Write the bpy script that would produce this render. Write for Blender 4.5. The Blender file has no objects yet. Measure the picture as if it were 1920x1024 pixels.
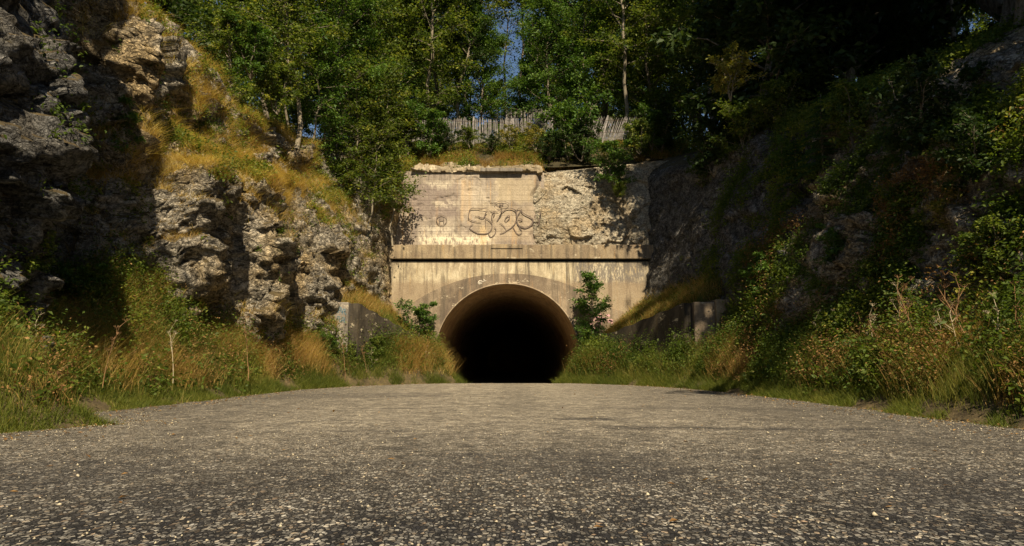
import bpy, math, random
import numpy as np
from mathutils import Vector, Matrix
R = math.radians
S = bpy.context.scene
COL = S.collection

# ------------------------------------------------------------------ camera
F = 1387.0
PITCH = 6.906
CAMH = 0.85
cam_d = bpy.data.cameras.new("camera")
cam = bpy.data.objects.new("camera", cam_d); COL.objects.link(cam)
cam.location = (0, 0, CAMH)
cam.rotation_euler = (R(90 + PITCH), 0, 0)
cam_d.sensor_width = 36.0
cam_d.lens = 36.0 * F / 1920.0
cam_d.clip_start = 0.05
cam_d.clip_end = 2000
S.camera = cam

# ------------------------------------------------------------------ world + sun
SUN_EL, SUN_AZ = 47.0, 12.0          # azimuth: degrees to the right of straight behind the camera
w = bpy.data.worlds.new("World"); S.world = w; w.use_nodes = True
wn = w.node_tree.nodes; wl = w.node_tree.links
wn.clear()
sky = wn.new("ShaderNodeTexSky"); sky.sky_type = 'NISHITA'; sky.sun_disc = False
sky.sun_elevation = R(SUN_EL); sky.sun_rotation = R(180 - SUN_AZ)
sky.air_density = 1.0; sky.dust_density = 0.4; sky.ozone_density = 2.5
bg = wn.new("ShaderNodeBackground"); bg.inputs[1].default_value = 0.05
wo = wn.new("ShaderNodeOutputWorld")
wl.new(sky.outputs[0], bg.inputs[0]); wl.new(bg.outputs[0], wo.inputs[0])
sd = bpy.data.lights.new("sun", 'SUN'); so = bpy.data.objects.new("sun", sd); COL.objects.link(so)
sd.energy = 4.6; sd.angle = R(0.5); sd.color = (1.0, 0.85, 0.62)
tosun = Vector((math.sin(R(SUN_AZ)) * math.cos(R(SUN_EL)), -math.cos(R(SUN_AZ)) * math.cos(R(SUN_EL)), math.sin(R(SUN_EL))))
so.rotation_euler = tosun.to_track_quat('Z', 'Y').to_euler()
so.location = (0, -10, 40)
S.view_settings.view_transform = 'Standard'; S.view_settings.look = 'None'
S.view_settings.exposure = 0.80; S.view_settings.gamma = 1.0
S.cycles.max_bounces = 6; S.cycles.diffuse_bounces = 3; S.cycles.transmission_bounces = 3; S.cycles.transparent_max_bounces = 6

# ------------------------------------------------------------------ helpers
def U(px, py, Y):
    dx = (px - 960) / F; dy = (512 - py) / F
    c, s = math.cos(R(PITCH)), math.sin(R(PITCH))
    wy = c - s * dy; wz = s + c * dy
    k = Y / wy
    return Vector((dx * k, Y, CAMH + wz * k))

def hsh(i, j, k, seed):
    with np.errstate(over='ignore'):
        h = (i.astype(np.int64) * 374761393 + j.astype(np.int64) * 668265263 + k.astype(np.int64) * 2147483647 + seed * 1274126177) & 0xFFFFFFFF
        h = ((h ^ (h >> 13)) * 1274126177) & 0xFFFFFFFF
        h = ((h ^ (h >> 16)) * 2246822519) & 0xFFFFFFFF
        h = h ^ (h >> 15)
    return (h & 0xFFFFFF) / float(0x1000000)

def vnoise(p, seed=0):
    f = np.floor(p); t = p - f; t = t * t * (3 - 2 * t); f = f.astype(np.int64)
    r = 0
    for a in (0, 1):
        wa = t[:, 0] if a else 1 - t[:, 0]
        for b in (0, 1):
            wb = t[:, 1] if b else 1 - t[:, 1]
            for c in (0, 1):
                wc = t[:, 2] if c else 1 - t[:, 2]
                r = r + wa * wb * wc * hsh(f[:, 0] + a, f[:, 1] + b, f[:, 2] + c, seed)
    return r * 2 - 1

def fbm(p, oct=4, seed=0, g=0.5):
    r = 0; a = 1; s = 0
    for o in range(oct):
        r = r + a * vnoise(p * (2 ** o), seed + o); s += a; a *= g
    return r / s

def facet(p, seed=0):
    """angular blocks: every cell gets its own tilted plane; returns (height, edge distance)"""
    f = np.floor(p).astype(np.int64)
    n = len(p)
    d1 = np.full(n, 9.); d2 = np.full(n, 9.); val = np.zeros(n)
    for a in (-1, 0, 1):
        for b in (-1, 0, 1):
            for c in (-1, 0, 1):
                i, j, k = f[:, 0] + a, f[:, 1] + b, f[:, 2] + c
                cx = i + hsh(i, j, k, seed); cy = j + hsh(i, j, k, seed + 1); cz = k + hsh(i, j, k, seed + 2)
                q = p - np.stack([cx, cy, cz], 1)
                d = np.sqrt((q * q).sum(1))
                rv = np.stack([hsh(i, j, k, seed + 3), hsh(i, j, k, seed + 4), hsh(i, j, k, seed + 5)], 1) * 2 - 1
                v = (q * rv).sum(1) * 0.9 + (hsh(i, j, k, seed + 6) - 0.5)
                m = d < d1
                d2 = np.where(m, d1, np.minimum(d2, d)); val = np.where(m, v, val); d1 = np.where(m, d, d1)
    return val, d2 - d1

def mesh_np(name, verts, faces, mat=None, tint=None, smooth=False, **attrs):
    me = bpy.data.meshes.new(name)
    verts = np.asarray(verts, dtype=np.float32); faces = np.asarray(faces, dtype=np.int32)
    k = faces.shape[1]; nf = len(faces)
    me.vertices.add(len(verts)); me.vertices.foreach_set("co", verts.ravel())
    me.loops.add(nf * k); me.loops.foreach_set("vertex_index", faces.ravel())
    me.polygons.add(nf); me.polygons.foreach_set("loop_start", np.arange(0, nf * k, k, dtype=np.int32))
    me.polygons.foreach_set("loop_total", np.full(nf, k, dtype=np.int32))
    if smooth: me.polygons.foreach_set("use_smooth", np.ones(nf, dtype=bool))
    me.update(calc_edges=True)
    if tint is not None: attrs['tint'] = tint
    for an, av in attrs.items():
        at = me.attributes.new(an, 'FLOAT', 'POINT'); at.data.foreach_set("value", np.asarray(av, dtype=np.float32))
    if mat: me.materials.append(mat)
    return me

def mesh_py(name, verts, faces, mat=None, smooth=False):
    me = bpy.data.meshes.new(name); me.from_pydata([tuple(v) for v in verts], [], faces); me.update()
    if smooth:
        for p in me.polygons: p.use_smooth = True
    if mat: me.materials.append(mat)
    return me

def tag(o, label=None, cat=None, group=None, kind=None):
    if label: o['label'] = label
    if cat: o['category'] = cat
    if group: o['group'] = group
    if kind: o['kind'] = kind
    return o

def link(name, me, parent=None):
    o = bpy.data.objects.new(name, me); COL.objects.link(o)
    if parent is not None: o.parent = parent
    return o

def empty(name, loc, label, cat, group=None, rz=0):
    o = bpy.data.objects.new(name, None); COL.objects.link(o); o.location = loc; o.rotation_euler = (0, 0, rz)
    o.empty_display_size = 0.3
    return tag(o, label, cat, group)

def shifted(me, loc):
    me.transform(Matrix.Translation(-Vector(loc))); me.update(); return me

def boxes(bl, name, mat):
    V = []; Fc = []
    for (x0, x1, y0, y1, z0, z1) in bl:
        b = len(V)
        V += [(x0, y0, z0), (x1, y0, z0), (x1, y1, z0), (x0, y1, z0), (x0, y0, z1), (x1, y0, z1), (x1, y1, z1), (x0, y1, z1)]
        Fc += [(b, b + 3, b + 2, b + 1), (b + 4, b + 5, b + 6, b + 7), (b, b + 1, b + 5, b + 4), (b + 1, b + 2, b + 6, b + 5), (b + 2, b + 3, b + 7, b + 6), (b + 3, b, b + 4, b + 7)]
    return mesh_py(name, V, Fc, mat)

def bevel(o, wdt, seg=2):
    m = o.modifiers.new("bevel", 'BEVEL'); m.width = wdt; m.segments = seg; m.limit_method = 'ANGLE'

class Tubes:
    def __init__(s): s.v = []; s.f = []; s.n = 0
    def add(s, path, rad, k=6):
        path = np.asarray(path, float); m = len(path)
        tg = np.gradient(path, axis=0); tg /= (np.linalg.norm(tg, axis=1)[:, None] + 1e-9)
        ref = np.array([0.31, 0.17, 0.93]) if abs(tg[0][2]) < .9 else np.array([1., .1, 0])
        a = np.cross(tg, ref); a /= (np.linalg.norm(a, axis=1)[:, None] + 1e-9); b = np.cross(tg, a)
        rad = np.broadcast_to(np.asarray(rad, float), (m,))
        th = np.linspace(0, 2 * np.pi, k, endpoint=False)
        ring = path[:, None, :] + rad[:, None, None] * (np.cos(th)[None, :, None] * a[:, None, :] + np.sin(th)[None, :, None] * b[:, None, :])
        s.v.append(ring.reshape(-1, 3))
        i = np.arange(m - 1)[:, None] * k; j = np.arange(k)[None, :]; j2 = (j + 1) % k
        q = np.stack([i + j, i + j2, i + k + j2, i + k + j], -1).reshape(-1, 4) + s.n
        s.f.append(q); s.n += m * k
    def mesh(s, name, mat): return mesh_np(name, np.concatenate(s.v), np.concatenate(s.f), mat, smooth=True)

# ------------------------------------------------------------------ node helpers
class NT:
    def __init__(s, name):
        s.m = bpy.data.materials.new(name); s.m.use_nodes = True; s.t = s.m.node_tree; s.t.nodes.clear()
        s.out = s.t.nodes.new("ShaderNodeOutputMaterial")
    def n(s, typ, **kw):
        nd = s.t.nodes.new("ShaderNode" + typ)
        for k, v in kw.items():
            if k.startswith('i_'):
                nm = k[2:].replace('_', ' ')
                key = int(nm) if nm.isdigit() else nm
                sock = nd.inputs[key]
                if isinstance(v, bpy.types.NodeSocket): s.t.links.new(v, sock)
                else: sock.default_value = v
            else: setattr(nd, k, v)
        return nd
    def l(s, a, b): s.t.links.new(a, b)
    def pos(s): return s.n('NewGeometry').outputs['Position']
    def scale(s, vec, sc, loc=(0, 0, 0)):
        m = s.n('Mapping'); s.l(vec, m.inputs[0]); m.inputs['Scale'].default_value = sc; m.inputs['Location'].default_value = loc; return m.outputs[0]
    def noise(s, vec, sc, det=4, rough=.6, dist=0):
        nd = s.n('TexNoise', i_Scale=sc, i_Detail=det, i_Roughness=rough, i_Distortion=dist); s.l(vec, nd.inputs['Vector']); return nd.outputs[0]
    def vor(s, vec, sc, feature='F1', out='Distance', rnd=1):
        nd = s.n('TexVoronoi', feature=feature, i_Scale=sc, i_Randomness=rnd); s.l(vec, nd.inputs['Vector']); return nd.outputs[out]
    def ramp(s, fac, stops, interp='LINEAR'):
        nd = s.n('ValToRGB'); cr = nd.color_ramp; cr.interpolation = interp
        while len(cr.elements) < len(stops): cr.elements.new(.5)
        for e, (p, c) in zip(cr.elements, stops):
            e.position = p
            if not isinstance(c, (tuple, list)): c = (c, c, c)
            e.color = (*c[:3], 1)
        s.l(fac, nd.inputs[0]); return nd.outputs[0]
    def mix(s, fac, a, b, mode='MIX'):
        nd = s.n('Mix', data_type='RGBA', blend_type=mode); 
        for sock, v in ((nd.inputs[0], fac), (nd.inputs[6], a), (nd.inputs[7], b)):
            if isinstance(v, bpy.types.NodeSocket): s.l(v, sock)
            elif sock.type == 'RGBA': sock.default_value = (*v[:3], 1)
            else: sock.default_value = v
        return nd.outputs[2]
    def math(s, op, a, b=0.0, clamp=False):
        nd = s.n('Math', operation=op, use_clamp=clamp)
        for k, v in ((0, a), (1, b)):
            if isinstance(v, bpy.types.NodeSocket): s.l(v, nd.inputs[k])
            else: nd.inputs[k].default_value = v
        return nd.outputs[0]
    def attr(s, nm): return s.n('Attribute', attribute_name=nm).outputs['Fac']
    def bump(s, h, st, d=.02, nrm=None):
        nd = s.n('Bump', i_Strength=st, i_Distance=d); s.l(h, nd.inputs['Height'])
        if nrm is not None: s.l(nrm, nd.inputs['Normal'])
        return nd.outputs[0]
    def bsdf(s, col, rough=.9, nrm=None, spec=.3):
        b = s.n('BsdfPrincipled')
        b.inputs['Roughness'].default_value = rough; b.inputs['Specular IOR Level'].default_value = spec
        if isinstance(col, bpy.types.NodeSocket): s.l(col, b.inputs['Base Color'])
        else: b.inputs['Base Color'].default_value = (*col, 1)
        if nrm is not None: s.l(nrm, b.inputs['Normal'])
        return b
    def end(s, sh): s.l(sh.outputs[0] if hasattr(sh, 'outputs') else sh, s.out.inputs[0]); return s.m

def leaf_mat(name, stops, trans=.35, rough=.55):
    t = NT(name)
    c = t.ramp(t.attr('tint'), stops)
    b = t.bsdf(c, rough, spec=.25)
    tr = t.n('BsdfTranslucent'); t.l(t.mix(1.0, c, (1.1, 1.15, .5), 'MULTIPLY'), tr.inputs[0])
    mx = t.n('MixShader'); mx.inputs[0].default_value = trans
    t.l(b.outputs[0], mx.inputs[1]); t.l(tr.outputs[0], mx.inputs[2])
    return t.end(mx)

M = {}
M['leaf'] = leaf_mat("leaf green", [(0, (.038, .065, .014)), (.5, (.105, .15, .026)), (.85, (.22, .255, .04)), (1, (.35, .33, .06))], .45)
M['leaf_fresh'] = leaf_mat("leaf fresh green", [(0, (.034, .08, .015)), (.5, (.08, .155, .026)), (1, (.17, .25, .04))])
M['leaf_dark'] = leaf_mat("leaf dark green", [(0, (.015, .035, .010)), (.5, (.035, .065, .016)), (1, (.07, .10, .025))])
M['leaf_yellow'] = leaf_mat("leaf yellowing", [(0, (.10, .13, .02)), (.5, (.22, .21, .035)), (1, (.36, .27, .05))])
M['needle'] = leaf_mat("needles", [(0, (.02, .06, .02)), (.6, (.04, .11, .025)), (1, (.08, .17, .035))], .15)
M['dry'] = leaf_mat("dry grass", [(0, (.18, .105, .030)), (.35, (.38, .235, .065)), (.7, (.58, .41, .13)), (1, (.74, .60, .26))], .45, .7)
M['grass'] = leaf_mat("green grass", [(0, (.05, .075, .012)), (.45, (.13, .16, .024)), (.75, (.26, .25, .05)), (1, (.48, .38, .12))], .5, .65)
M['weed'] = leaf_mat("weed leaves", [(0, (.035, .065, .012)), (.5, (.10, .15, .024)), (.85, (.22, .25, .04)), (1, (.42, .34, .07))], .5)
M['fern_brown'] = leaf_mat("withered weed", [(0, (.10, .05, .02)), (.5, (.24, .13, .045)), (1, (.42, .26, .10))], .25, .75)

t = NT("bark"); p = t.n('TexCoord').outputs['Object']
nz = t.noise(t.scale(p, (9, 9, 2)), 1.5, 5, .7)
c = t.ramp(nz, [(.3, (.06, .045, .03)), (.5, (.17, .14, .10)), (.7, (.33, .29, .22))])
M['bark'] = t.end(t.bsdf(c, .9, t.bump(nz, .6, .02)))
t = NT("pale bark"); p = t.n('TexCoord').outputs['Object']
nz = t.noise(t.scale(p, (8, 8, 3)), 1.5, 5, .7)
M['bark_pale'] = t.end(t.bsdf(t.ramp(nz, [(.3, (.11, .09, .065)), (.6, (.28, .24, .17)), (.8, (.42, .37, .27))]), .9, t.bump(nz, .5, .02)))

def rock_mat(name, cols, stain=.5, sc=1.0, crack=1.0, bmp=1.0):
    t = NT(name); p0 = t.pos()
    wn1 = t.n('TexNoise', i_Scale=1.1 * sc, i_Detail=4.0); t.l(p0, wn1.inputs['Vector'])
    w1 = t.n('VectorMath', operation='SCALE'); t.l(wn1.outputs['Color'], w1.inputs[0]); w1.inputs['Scale'].default_value = 1.3 / sc
    ad = t.n('VectorMath', operation='ADD'); t.l(p0, ad.inputs[0]); t.l(w1.outputs[0], ad.inputs[1])
    p = ad.outputs[0]
    big = t.noise(p0, .5 * sc, 5, .6)
    med = t.noise(t.scale(p, (1, 1, 1.6)), 1.9 * sc, 8, .68)
    fine = t.noise(p0, 11 * sc, 8, .75)
    rid = t.math('ABSOLUTE', t.math('SUBTRACT', t.noise(t.scale(p0, (1, 1, 1.5)), 2.6 * sc, 6, .6, .6), .5))
    rid2 = t.math('ABSOLUTE', t.math('SUBTRACT', t.noise(t.scale(p0, (1, 1, 1.4), (7, 3, 1)), 7 * sc, 5, .6, .8), .5))
    v1 = t.vor(t.scale(p, (1, 1, 1.7)), 2.4 * sc, 'DISTANCE_TO_EDGE')
    c = t.ramp(med, [(.30, cols[0]), (.44, cols[1]), (.56, cols[2]), (.70, cols[3])])
    och = t.ramp(big, [(.48, 0), (.62, 1)])
    c = t.mix(t.math('MULTIPLY', och, stain), c, cols[4])
    c = t.mix(.85, c, t.ramp(fine, [(.3, (.30, .29, .28)), (.5, (.95, .95, .95)), (.72, (1.5, 1.45, 1.35))]), 'MULTIPLY')
    k1 = t.ramp(rid, [(0, .12), (.025, .7), (.06, 1)]); k2 = t.ramp(rid2, [(0, .3), (.03, .85), (.06, 1)])
    c = t.mix(.85 * crack, c, k1, 'MULTIPLY'); c = t.mix(.7 * crack, c, k2, 'MULTIPLY')
    c = t.mix(.5 * crack, c, t.ramp(v1, [(0, .25), (.03, .8), (.06, 1)]), 'MULTIPLY')
    mo = t.ramp(t.noise(p0, 1.3, 6, .75), [(.57, 0), (.66, .5)])
    c = t.mix(mo, c, (.10, .095, .035))
    h = t.math('ADD', t.math('MULTIPLY', fine, 1.0), t.math('MULTIPLY', k2, .5))
    h = t.math('ADD', h, t.math('MULTIPLY', k1, .8))
    h = t.math('ADD', h, t.math('MULTIPLY', t.ramp(v1, [(0, 0), (.08, 1)]), .6))
    h = t.math('ADD', h, t.math('MULTIPLY', med, 2.0))
    return t.end(t.bsdf(c, .93, t.bump(h, bmp, .085), .2))
M['rock'] = rock_mat("limestone", [(.26, .225, .17), (.43, .38, .295), (.58, .52, .41), (.74, .67, .53), (.58, .42, .20)], .75)
M['rock_shade'] = rock_mat("shade-toned grey rock", [(.07, .068, .062), (.16, .155, .145), (.25, .245, .23), (.38, .37, .35), (.2, .16, .1)], .3)  # rock for shaded stretches, the shade put into its darker grey
M['rock_pale'] = rock_mat("pale scaled rock", [(.30, .245, .17), (.45, .39, .29), (.56, .50, .38), (.68, .62, .48), (.48, .34, .17)], .5, 1.8, .9, .6)

t = NT("soil"); p = t.pos()
nz = t.noise(p, 3, 6, .7)
M['soil'] = t.end(t.bsdf(t.ramp(nz, [(.3, (.035, .026, .015)), (.55, (.10, .075, .035)), (.8, (.20, .14, .07))]), .95, t.bump(t.noise(p, 12, 5, .7), .8, .05)))
t = NT("forest floor"); p = t.pos()
M['litter'] = t.end(t.bsdf(t.ramp(t.noise(p, 2.5, 6, .7), [(.3, (.02, .018, .010)), (.6, (.055, .045, .02)), (.8, (.09, .08, .03))]), .95, t.bump(t.noise(p, 9, 5, .7), .8, .06)))

# asphalt: pale chippings in dark binder
t = NT("chip seal asphalt"); p = t.pos()
warp = t.n('VectorMath', operation='ADD'); t.l(p, warp.inputs[0])
wn_ = t.n('TexNoise', i_Scale=30.0, i_Detail=2.0); t.l(p, wn_.inputs['Vector'])
ws = t.n('VectorMath', operation='SCALE'); t.l(wn_.outputs['Color'], ws.inputs[0]); ws.inputs['Scale'].default_value = .02; t.l(ws.outputs[0], warp.inputs[1])
pw = t.scale(warp.outputs[0], (1, .62, 1))
cell = t.n('TexVoronoi', feature='F1', i_Scale=46.0); t.l(pw, cell.inputs['Vector'])
cs = t.n('SeparateColor'); t.l(cell.outputs['Color'], cs.inputs[0])
big = t.noise(t.scale(p, (1, .55, 1)), .55, 5, .62)
mid = t.noise(t.scale(p, (1, .7, 1)), 2.6, 5, .65)
stone = t.ramp(cs.outputs[0], [(0, (.016, .016, .018)), (.26, (.035, .034, .035)), (.46, (.115, .108, .092)), (.72, (.29, .265, .21)), (1, (.66, .61, .48))])
hue = t.ramp(cs.outputs[1], [(0, (.9, .93, 1.0)), (.6, (1, 1, 1)), (.92, (1.08, .97, .84)), (1, (1.15, .88, .70))])
stone = t.mix(1, stone, hue, 'MULTIPLY')
edge = t.vor(pw, 46.0, 'DISTANCE_TO_EDGE')
gap = t.ramp(edge, [(.015, 0), (.11, 1)])
c = t.mix(t.math('SUBTRACT', 1, gap), stone, (.022, .021, .022))
# the running surface has lost chips here and there: dark bleeding binder; pale mid road with darker sides and foreground is a painted vignette
c = t.mix(t.ramp(t.math('ADD', t.math('MULTIPLY', big, .7), t.math('MULTIPLY', mid, .3)), [(.38, .55), (.52, 0)]), c, (.032, .031, .033))
sp = t.n('SeparateXYZ'); t.l(p, sp.inputs[0])
ax = t.math('ABSOLUTE', t.math('ADD', sp.outputs[0], t.math('MULTIPLY', mid, .9)))
side_fade = t.ramp(t.math('DIVIDE', ax, 8.0), [(.20, 0), (.85, 1)])  # darkens the road sides like a vignette
far = t.ramp(t.math('DIVIDE', t.math('ADD', sp.outputs[1], t.math('MULTIPLY', big, 2.0)), 32.0), [(.14, 0), (.34, .62), (.8, .85)])
pale_mid = t.math('MULTIPLY', far, t.math('SUBTRACT', 1, t.math('MULTIPLY', side_fade, .8)))
pale_mid = t.math('MULTIPLY', pale_mid, t.ramp(mid, [(.28, .45), (.6, 1)]))
c = t.mix(1.0, c, (.60, .60, .63), 'MULTIPLY')
c = t.mix(t.math('MULTIPLY', pale_mid, .80), c, (.56, .485, .36))
# long dark repair streaks across the road
st = t.noise(t.scale(p, (.35, 2.4, 1), (3.3, 1.2, 0)), 1.0, 4, .6)
c = t.mix(t.ramp(st, [(.63, 0), (.70, .65)]), c, (.05, .045, .043))
for sc_, lo_, hi_ in ((19, .55, 1.4), (7.5, .65, 1.3), (3.1, .8, 1.18)):
    c = t.mix(1.0, c, t.ramp(t.noise(p, sc_, 3, .7), [(.34, lo_), (.5, 1), (.66, hi_)]), 'MULTIPLY')
spx = t.n('SeparateXYZ'); t.l(p, spx.inputs[0])
wb = t.math('MULTIPLY', t.math('SUBTRACT', t.noise(p, 1.7, 6, .7), .5), 1.0)
kx = t.math('ADD', spx.outputs[0], wb); ky = t.math('ADD', spx.outputs[1], t.math('MULTIPLY', wb, .9))
rag = t.ramp(t.noise(t.scale(p, (1, 1.6, 1)), 6, 5, .7), [(.38, .2), (.52, 1)])
for (x0, x1, y0, y1, pc, ps) in ((.55, 1.5, 10.2, 10.75, (.03, .029, .032), .85), (1.1, 4.6, 8.9, 9.25, (.035, .032, .033), .75), (-2.1, -1.2, 8.5, 8.8, (.035, .032, .033), .6),
                                 (-6, -1.5, 17, 19.5, (.09, .08, .07), .5), (1.5, 5.5, 12.6, 13.4, (.10, .09, .075), .55), (-.6, 1.2, 5.0, 6.6, (.03, .029, .032), .4), (2.4, 5.0, 4.2, 5.6, (.03, .029, .032), .45), (-5.0, -2.6, 4.4, 6.2, (.03, .029, .032), .4), (-.35, .5, 12, 30, (.13, .115, .09), .35)):
    m = None
    for v_, lo_, hi_ in ((kx, x0, x1), (ky, y0, y1)):
        sf = .12
        a_ = t.n('MapRange', i_0=v_, i_1=lo_ - sf, i_2=lo_ + sf).outputs[0]; b_ = t.n('MapRange', i_0=v_, i_1=hi_ + sf, i_2=hi_ - sf).outputs[0]
        m = t.math('MULTIPLY', a_, b_) if m is None else t.math('MULTIPLY', m, t.math('MULTIPLY', a_, b_))
    c = t.mix(t.math('MULTIPLY', t.math('MULTIPLY', m, rag), ps), c, pc)
# fine meandering cracks
ck = t.math('ABSOLUTE', t.math('SUBTRACT', t.noise(t.scale(p, (.5, .9, 1), (2, 5, 0)), .8, 7, .62), .5))
ckm = t.math('MULTIPLY', t.ramp(ck, [(0, 1), (.0035, 0)]), t.ramp(t.noise(p, .35, 3), [(.45, 0), (.6, .8)]))
c = t.mix(ckm, c, (.015, .014, .015))
hgt = t.math('ADD', t.math('MULTIPLY', gap, .8), t.math('MULTIPLY', cs.outputs[2], .8))
hgt = t.math('ADD', hgt, t.math('MULTIPLY', t.noise(p, 140, 3, .6), .25))
nrm = t.bump(hgt, 1.0, .018)
nrm = t.bump(mid, .35, .04, nrm)
M['asphalt'] = t.end(t.bsdf(c, .8, nrm, .35))

def concrete(name, lo, mid_, hi, streak, ochre=(.42, .27, .10), boards=False, rust=.5, patches=()):
    t = NT(name); p = t.pos()
    big = t.noise(t.scale(p, (1, 1, .8)), .55, 5, .62)
    med = t.noise(t.scale(p, (1.6, 1, .8)), 2.2, 6, .68)
    fine = t.noise(p, 18, 6, .7)
    drip = t.noise(t.scale(p, (3.2, 1, .22)), 1.5, 5, .62)
    drip2 = t.noise(t.scale(p, (6.5, 1, .35), (5, 0, 2)), 1.3, 5, .6)
    base = t.ramp(t.math('ADD', t.math('MULTIPLY', big, .6), t.math('MULTIPLY', med, .4)), [(.38, lo), (.5, mid_), (.62, hi)])
    c = t.mix(t.ramp(drip, [(.50, 0), (.60, streak)]), base, (.085, .072, .055))
    c = t.mix(t.ramp(drip2, [(.58, 0), (.68, rust)]), c, ochre)
    c = t.mix(t.ramp(t.noise(t.scale(p, (1.3, 1, 2.2), (9, 0, 4)), 1.6, 7, .74), [(.60, 0), (.64, .75)]), c, (.60, .52, .37))
    if patches:
        sx = t.n('SeparateXYZ'); t.l(p, sx.inputs[0])
        wob = t.math('MULTIPLY', t.math('SUBTRACT', t.noise(p, 2.2, 7, .75), .5), .9)
        wx = t.math('ADD', sx.outputs[0], wob); wz = t.math('ADD', sx.outputs[2], t.math('MULTIPLY', wob, .8))
        flick = t.noise(t.scale(p, (5, 1, 1.5)), 2.0, 6, .75)
        for (px0, px1, py0, py1, pc, ps, rag) in patches:
            A = U(px0, py1, 33.4); B = U(px1, py0, 33.4)
            kx = wx if rag else t.math('ADD', sx.outputs[0], t.math('MULTIPLY', wob, .12)); kz = wz
            m = None
            for v_, lo_, hi_, sf in ((kx, A.x, B.x, .04 + .10 * (rag > 0)), (kz, A.z, B.z, .12)):
                a_ = t.n('MapRange', i_0=v_, i_1=lo_ - sf, i_2=lo_ + sf).outputs[0]; b_ = t.n('MapRange', i_0=v_, i_1=hi_ + sf, i_2=hi_ - sf).outputs[0]
                m = t.math('MULTIPLY', a_, b_) if m is None else t.math('MULTIPLY', m, t.math('MULTIPLY', a_, b_))
            if rag > 1: m = t.math('MULTIPLY', m, t.ramp(flick, [(.44, 0), (.50, 1)]))
            c = t.mix(t.math('MULTIPLY', m, ps), c, pc)
    c = t.mix(.65, c, t.ramp(fine, [(.3, (.55, .53, .5)), (.55, (1, 1, 1)), (.78, (1.22, 1.2, 1.15))]), 'MULTIPLY')
    h = t.math('ADD', fine, t.math('MULTIPLY', med, 1.5))
    if boards:
        sp = t.n('SeparateXYZ'); t.l(p, sp.inputs[0])
        zz = t.math('MULTIPLY', sp.outputs[2], 4.1)
        fr = t.math('FRACT', t.math('ADD', zz, t.math('MULTIPLY', t.noise(t.scale(p, (.4, 1, 4)), 1, 2), .25)))
        ln = t.ramp(fr, [(0, 0), (.05, 1), (.93, 1), (1, 0)])
        c = t.mix(t.math('MULTIPLY', t.ramp(med, [(.42, .0), (.6, .7)]), .28), c, t.mix(1, c, ln, 'MULTIPLY'))
        h = t.math('ADD', h, t.math('MULTIPLY', ln, .8))
    pit = t.vor(p, 9, 'F1'); 
    c = t.mix(t.ramp(pit, [(.05, .7), (.11, 0)]), c, (.06, .05, .04))
    return t.end(t.bsdf(c, .92, t.bump(h, .7, .03), .2))
M['conc_upper'] = concrete("board marked concrete", (.22, .18, .15), (.34, .285, .225), (.50, .425, .32), .35, (.50, .30, .12), True, .5, patches=[
    (772, 862, 345, 408, (.24, .19, .165), .65, 1), (930, 1003, 332, 380, (.54, .44, .28), .5, 1), (885, 1000, 385, 452, (.46, .36, .23), .4, 1),
    (864, 870, 336, 415, (.58, .42, .25), .6, 0), (877, 883, 336, 420, (.55, .40, .24), .55, 0), (870, 877, 336, 400, (.50, .38, .25), .6, 0),
    (784, 925, 441, 459, (.74, .66, .48), .95, 2), (790, 850, 425, 437, (.62, .55, .42), .8, 2), (800, 846, 340, 352, (.64, .56, .42), .8, 2), (900, 912, 424, 459, (.60, .45, .25), .6, 0),
    (1000, 1022, 398, 456, (.20, .14, .115), .7, 1), (812, 860, 376, 386, (.62, .54, .4), .8, 2)])
M['conc_band'] = concrete("pale stained render", (.27, .22, .15), (.50, .42, .28), (.66, .58, .41), .75, (.46, .30, .11), False, .5, patches=[
    (1075, 1205, 492, 535, (.17, .15, .13), .85, 2), (800, 960, 492, 512, (.34, .27, .18), .7, 2), (735, 1212, 530, 600, (.27, .20, .13), .7, 1), (735, 1212, 487, 491, (.16, .12, .08), .8, 2)])
M['conc_cornice'] = concrete("weathered cornice concrete", (.20, .15, .10), (.32, .25, .16), (.42, .33, .20), .55, (.38, .24, .10))
M['conc_low'] = concrete("mottled brown concrete", (.13, .10, .075), (.23, .18, .125), (.38, .30, .205), .5, (.36, .23, .12))
M['conc_grey'] = concrete("grey wing wall concrete", (.16, .14, .115), (.27, .24, .20), (.40, .35, .28), .75, (.30, .2, .1), False, .3)
M['conc_shade_dark'] = concrete("shade-black concrete", (.035, .03, .022), (.06, .05, .036), (.13, .105, .07), .8, (.10, .07, .03), False, .3)  # wing wall face shade put into near-black stained concrete
M['conc_pale'] = concrete("crumbling pale concrete", (.12, .095, .055), (.26, .21, .135), (.48, .41, .29), .35, (.40, .27, .13), False, .3)
M['lining'] = concrete("tunnel lining concrete", (.34, .21, .11), (.44, .29, .15), (.52, .36, .20), .35, (.3, .17, .07), False, .3)
M['rim'] = concrete("pale rim concrete", (.24, .18, .12), (.36, .28, .19), (.46, .37, .26), .15, (.4, .25, .12), False, .2)

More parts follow.
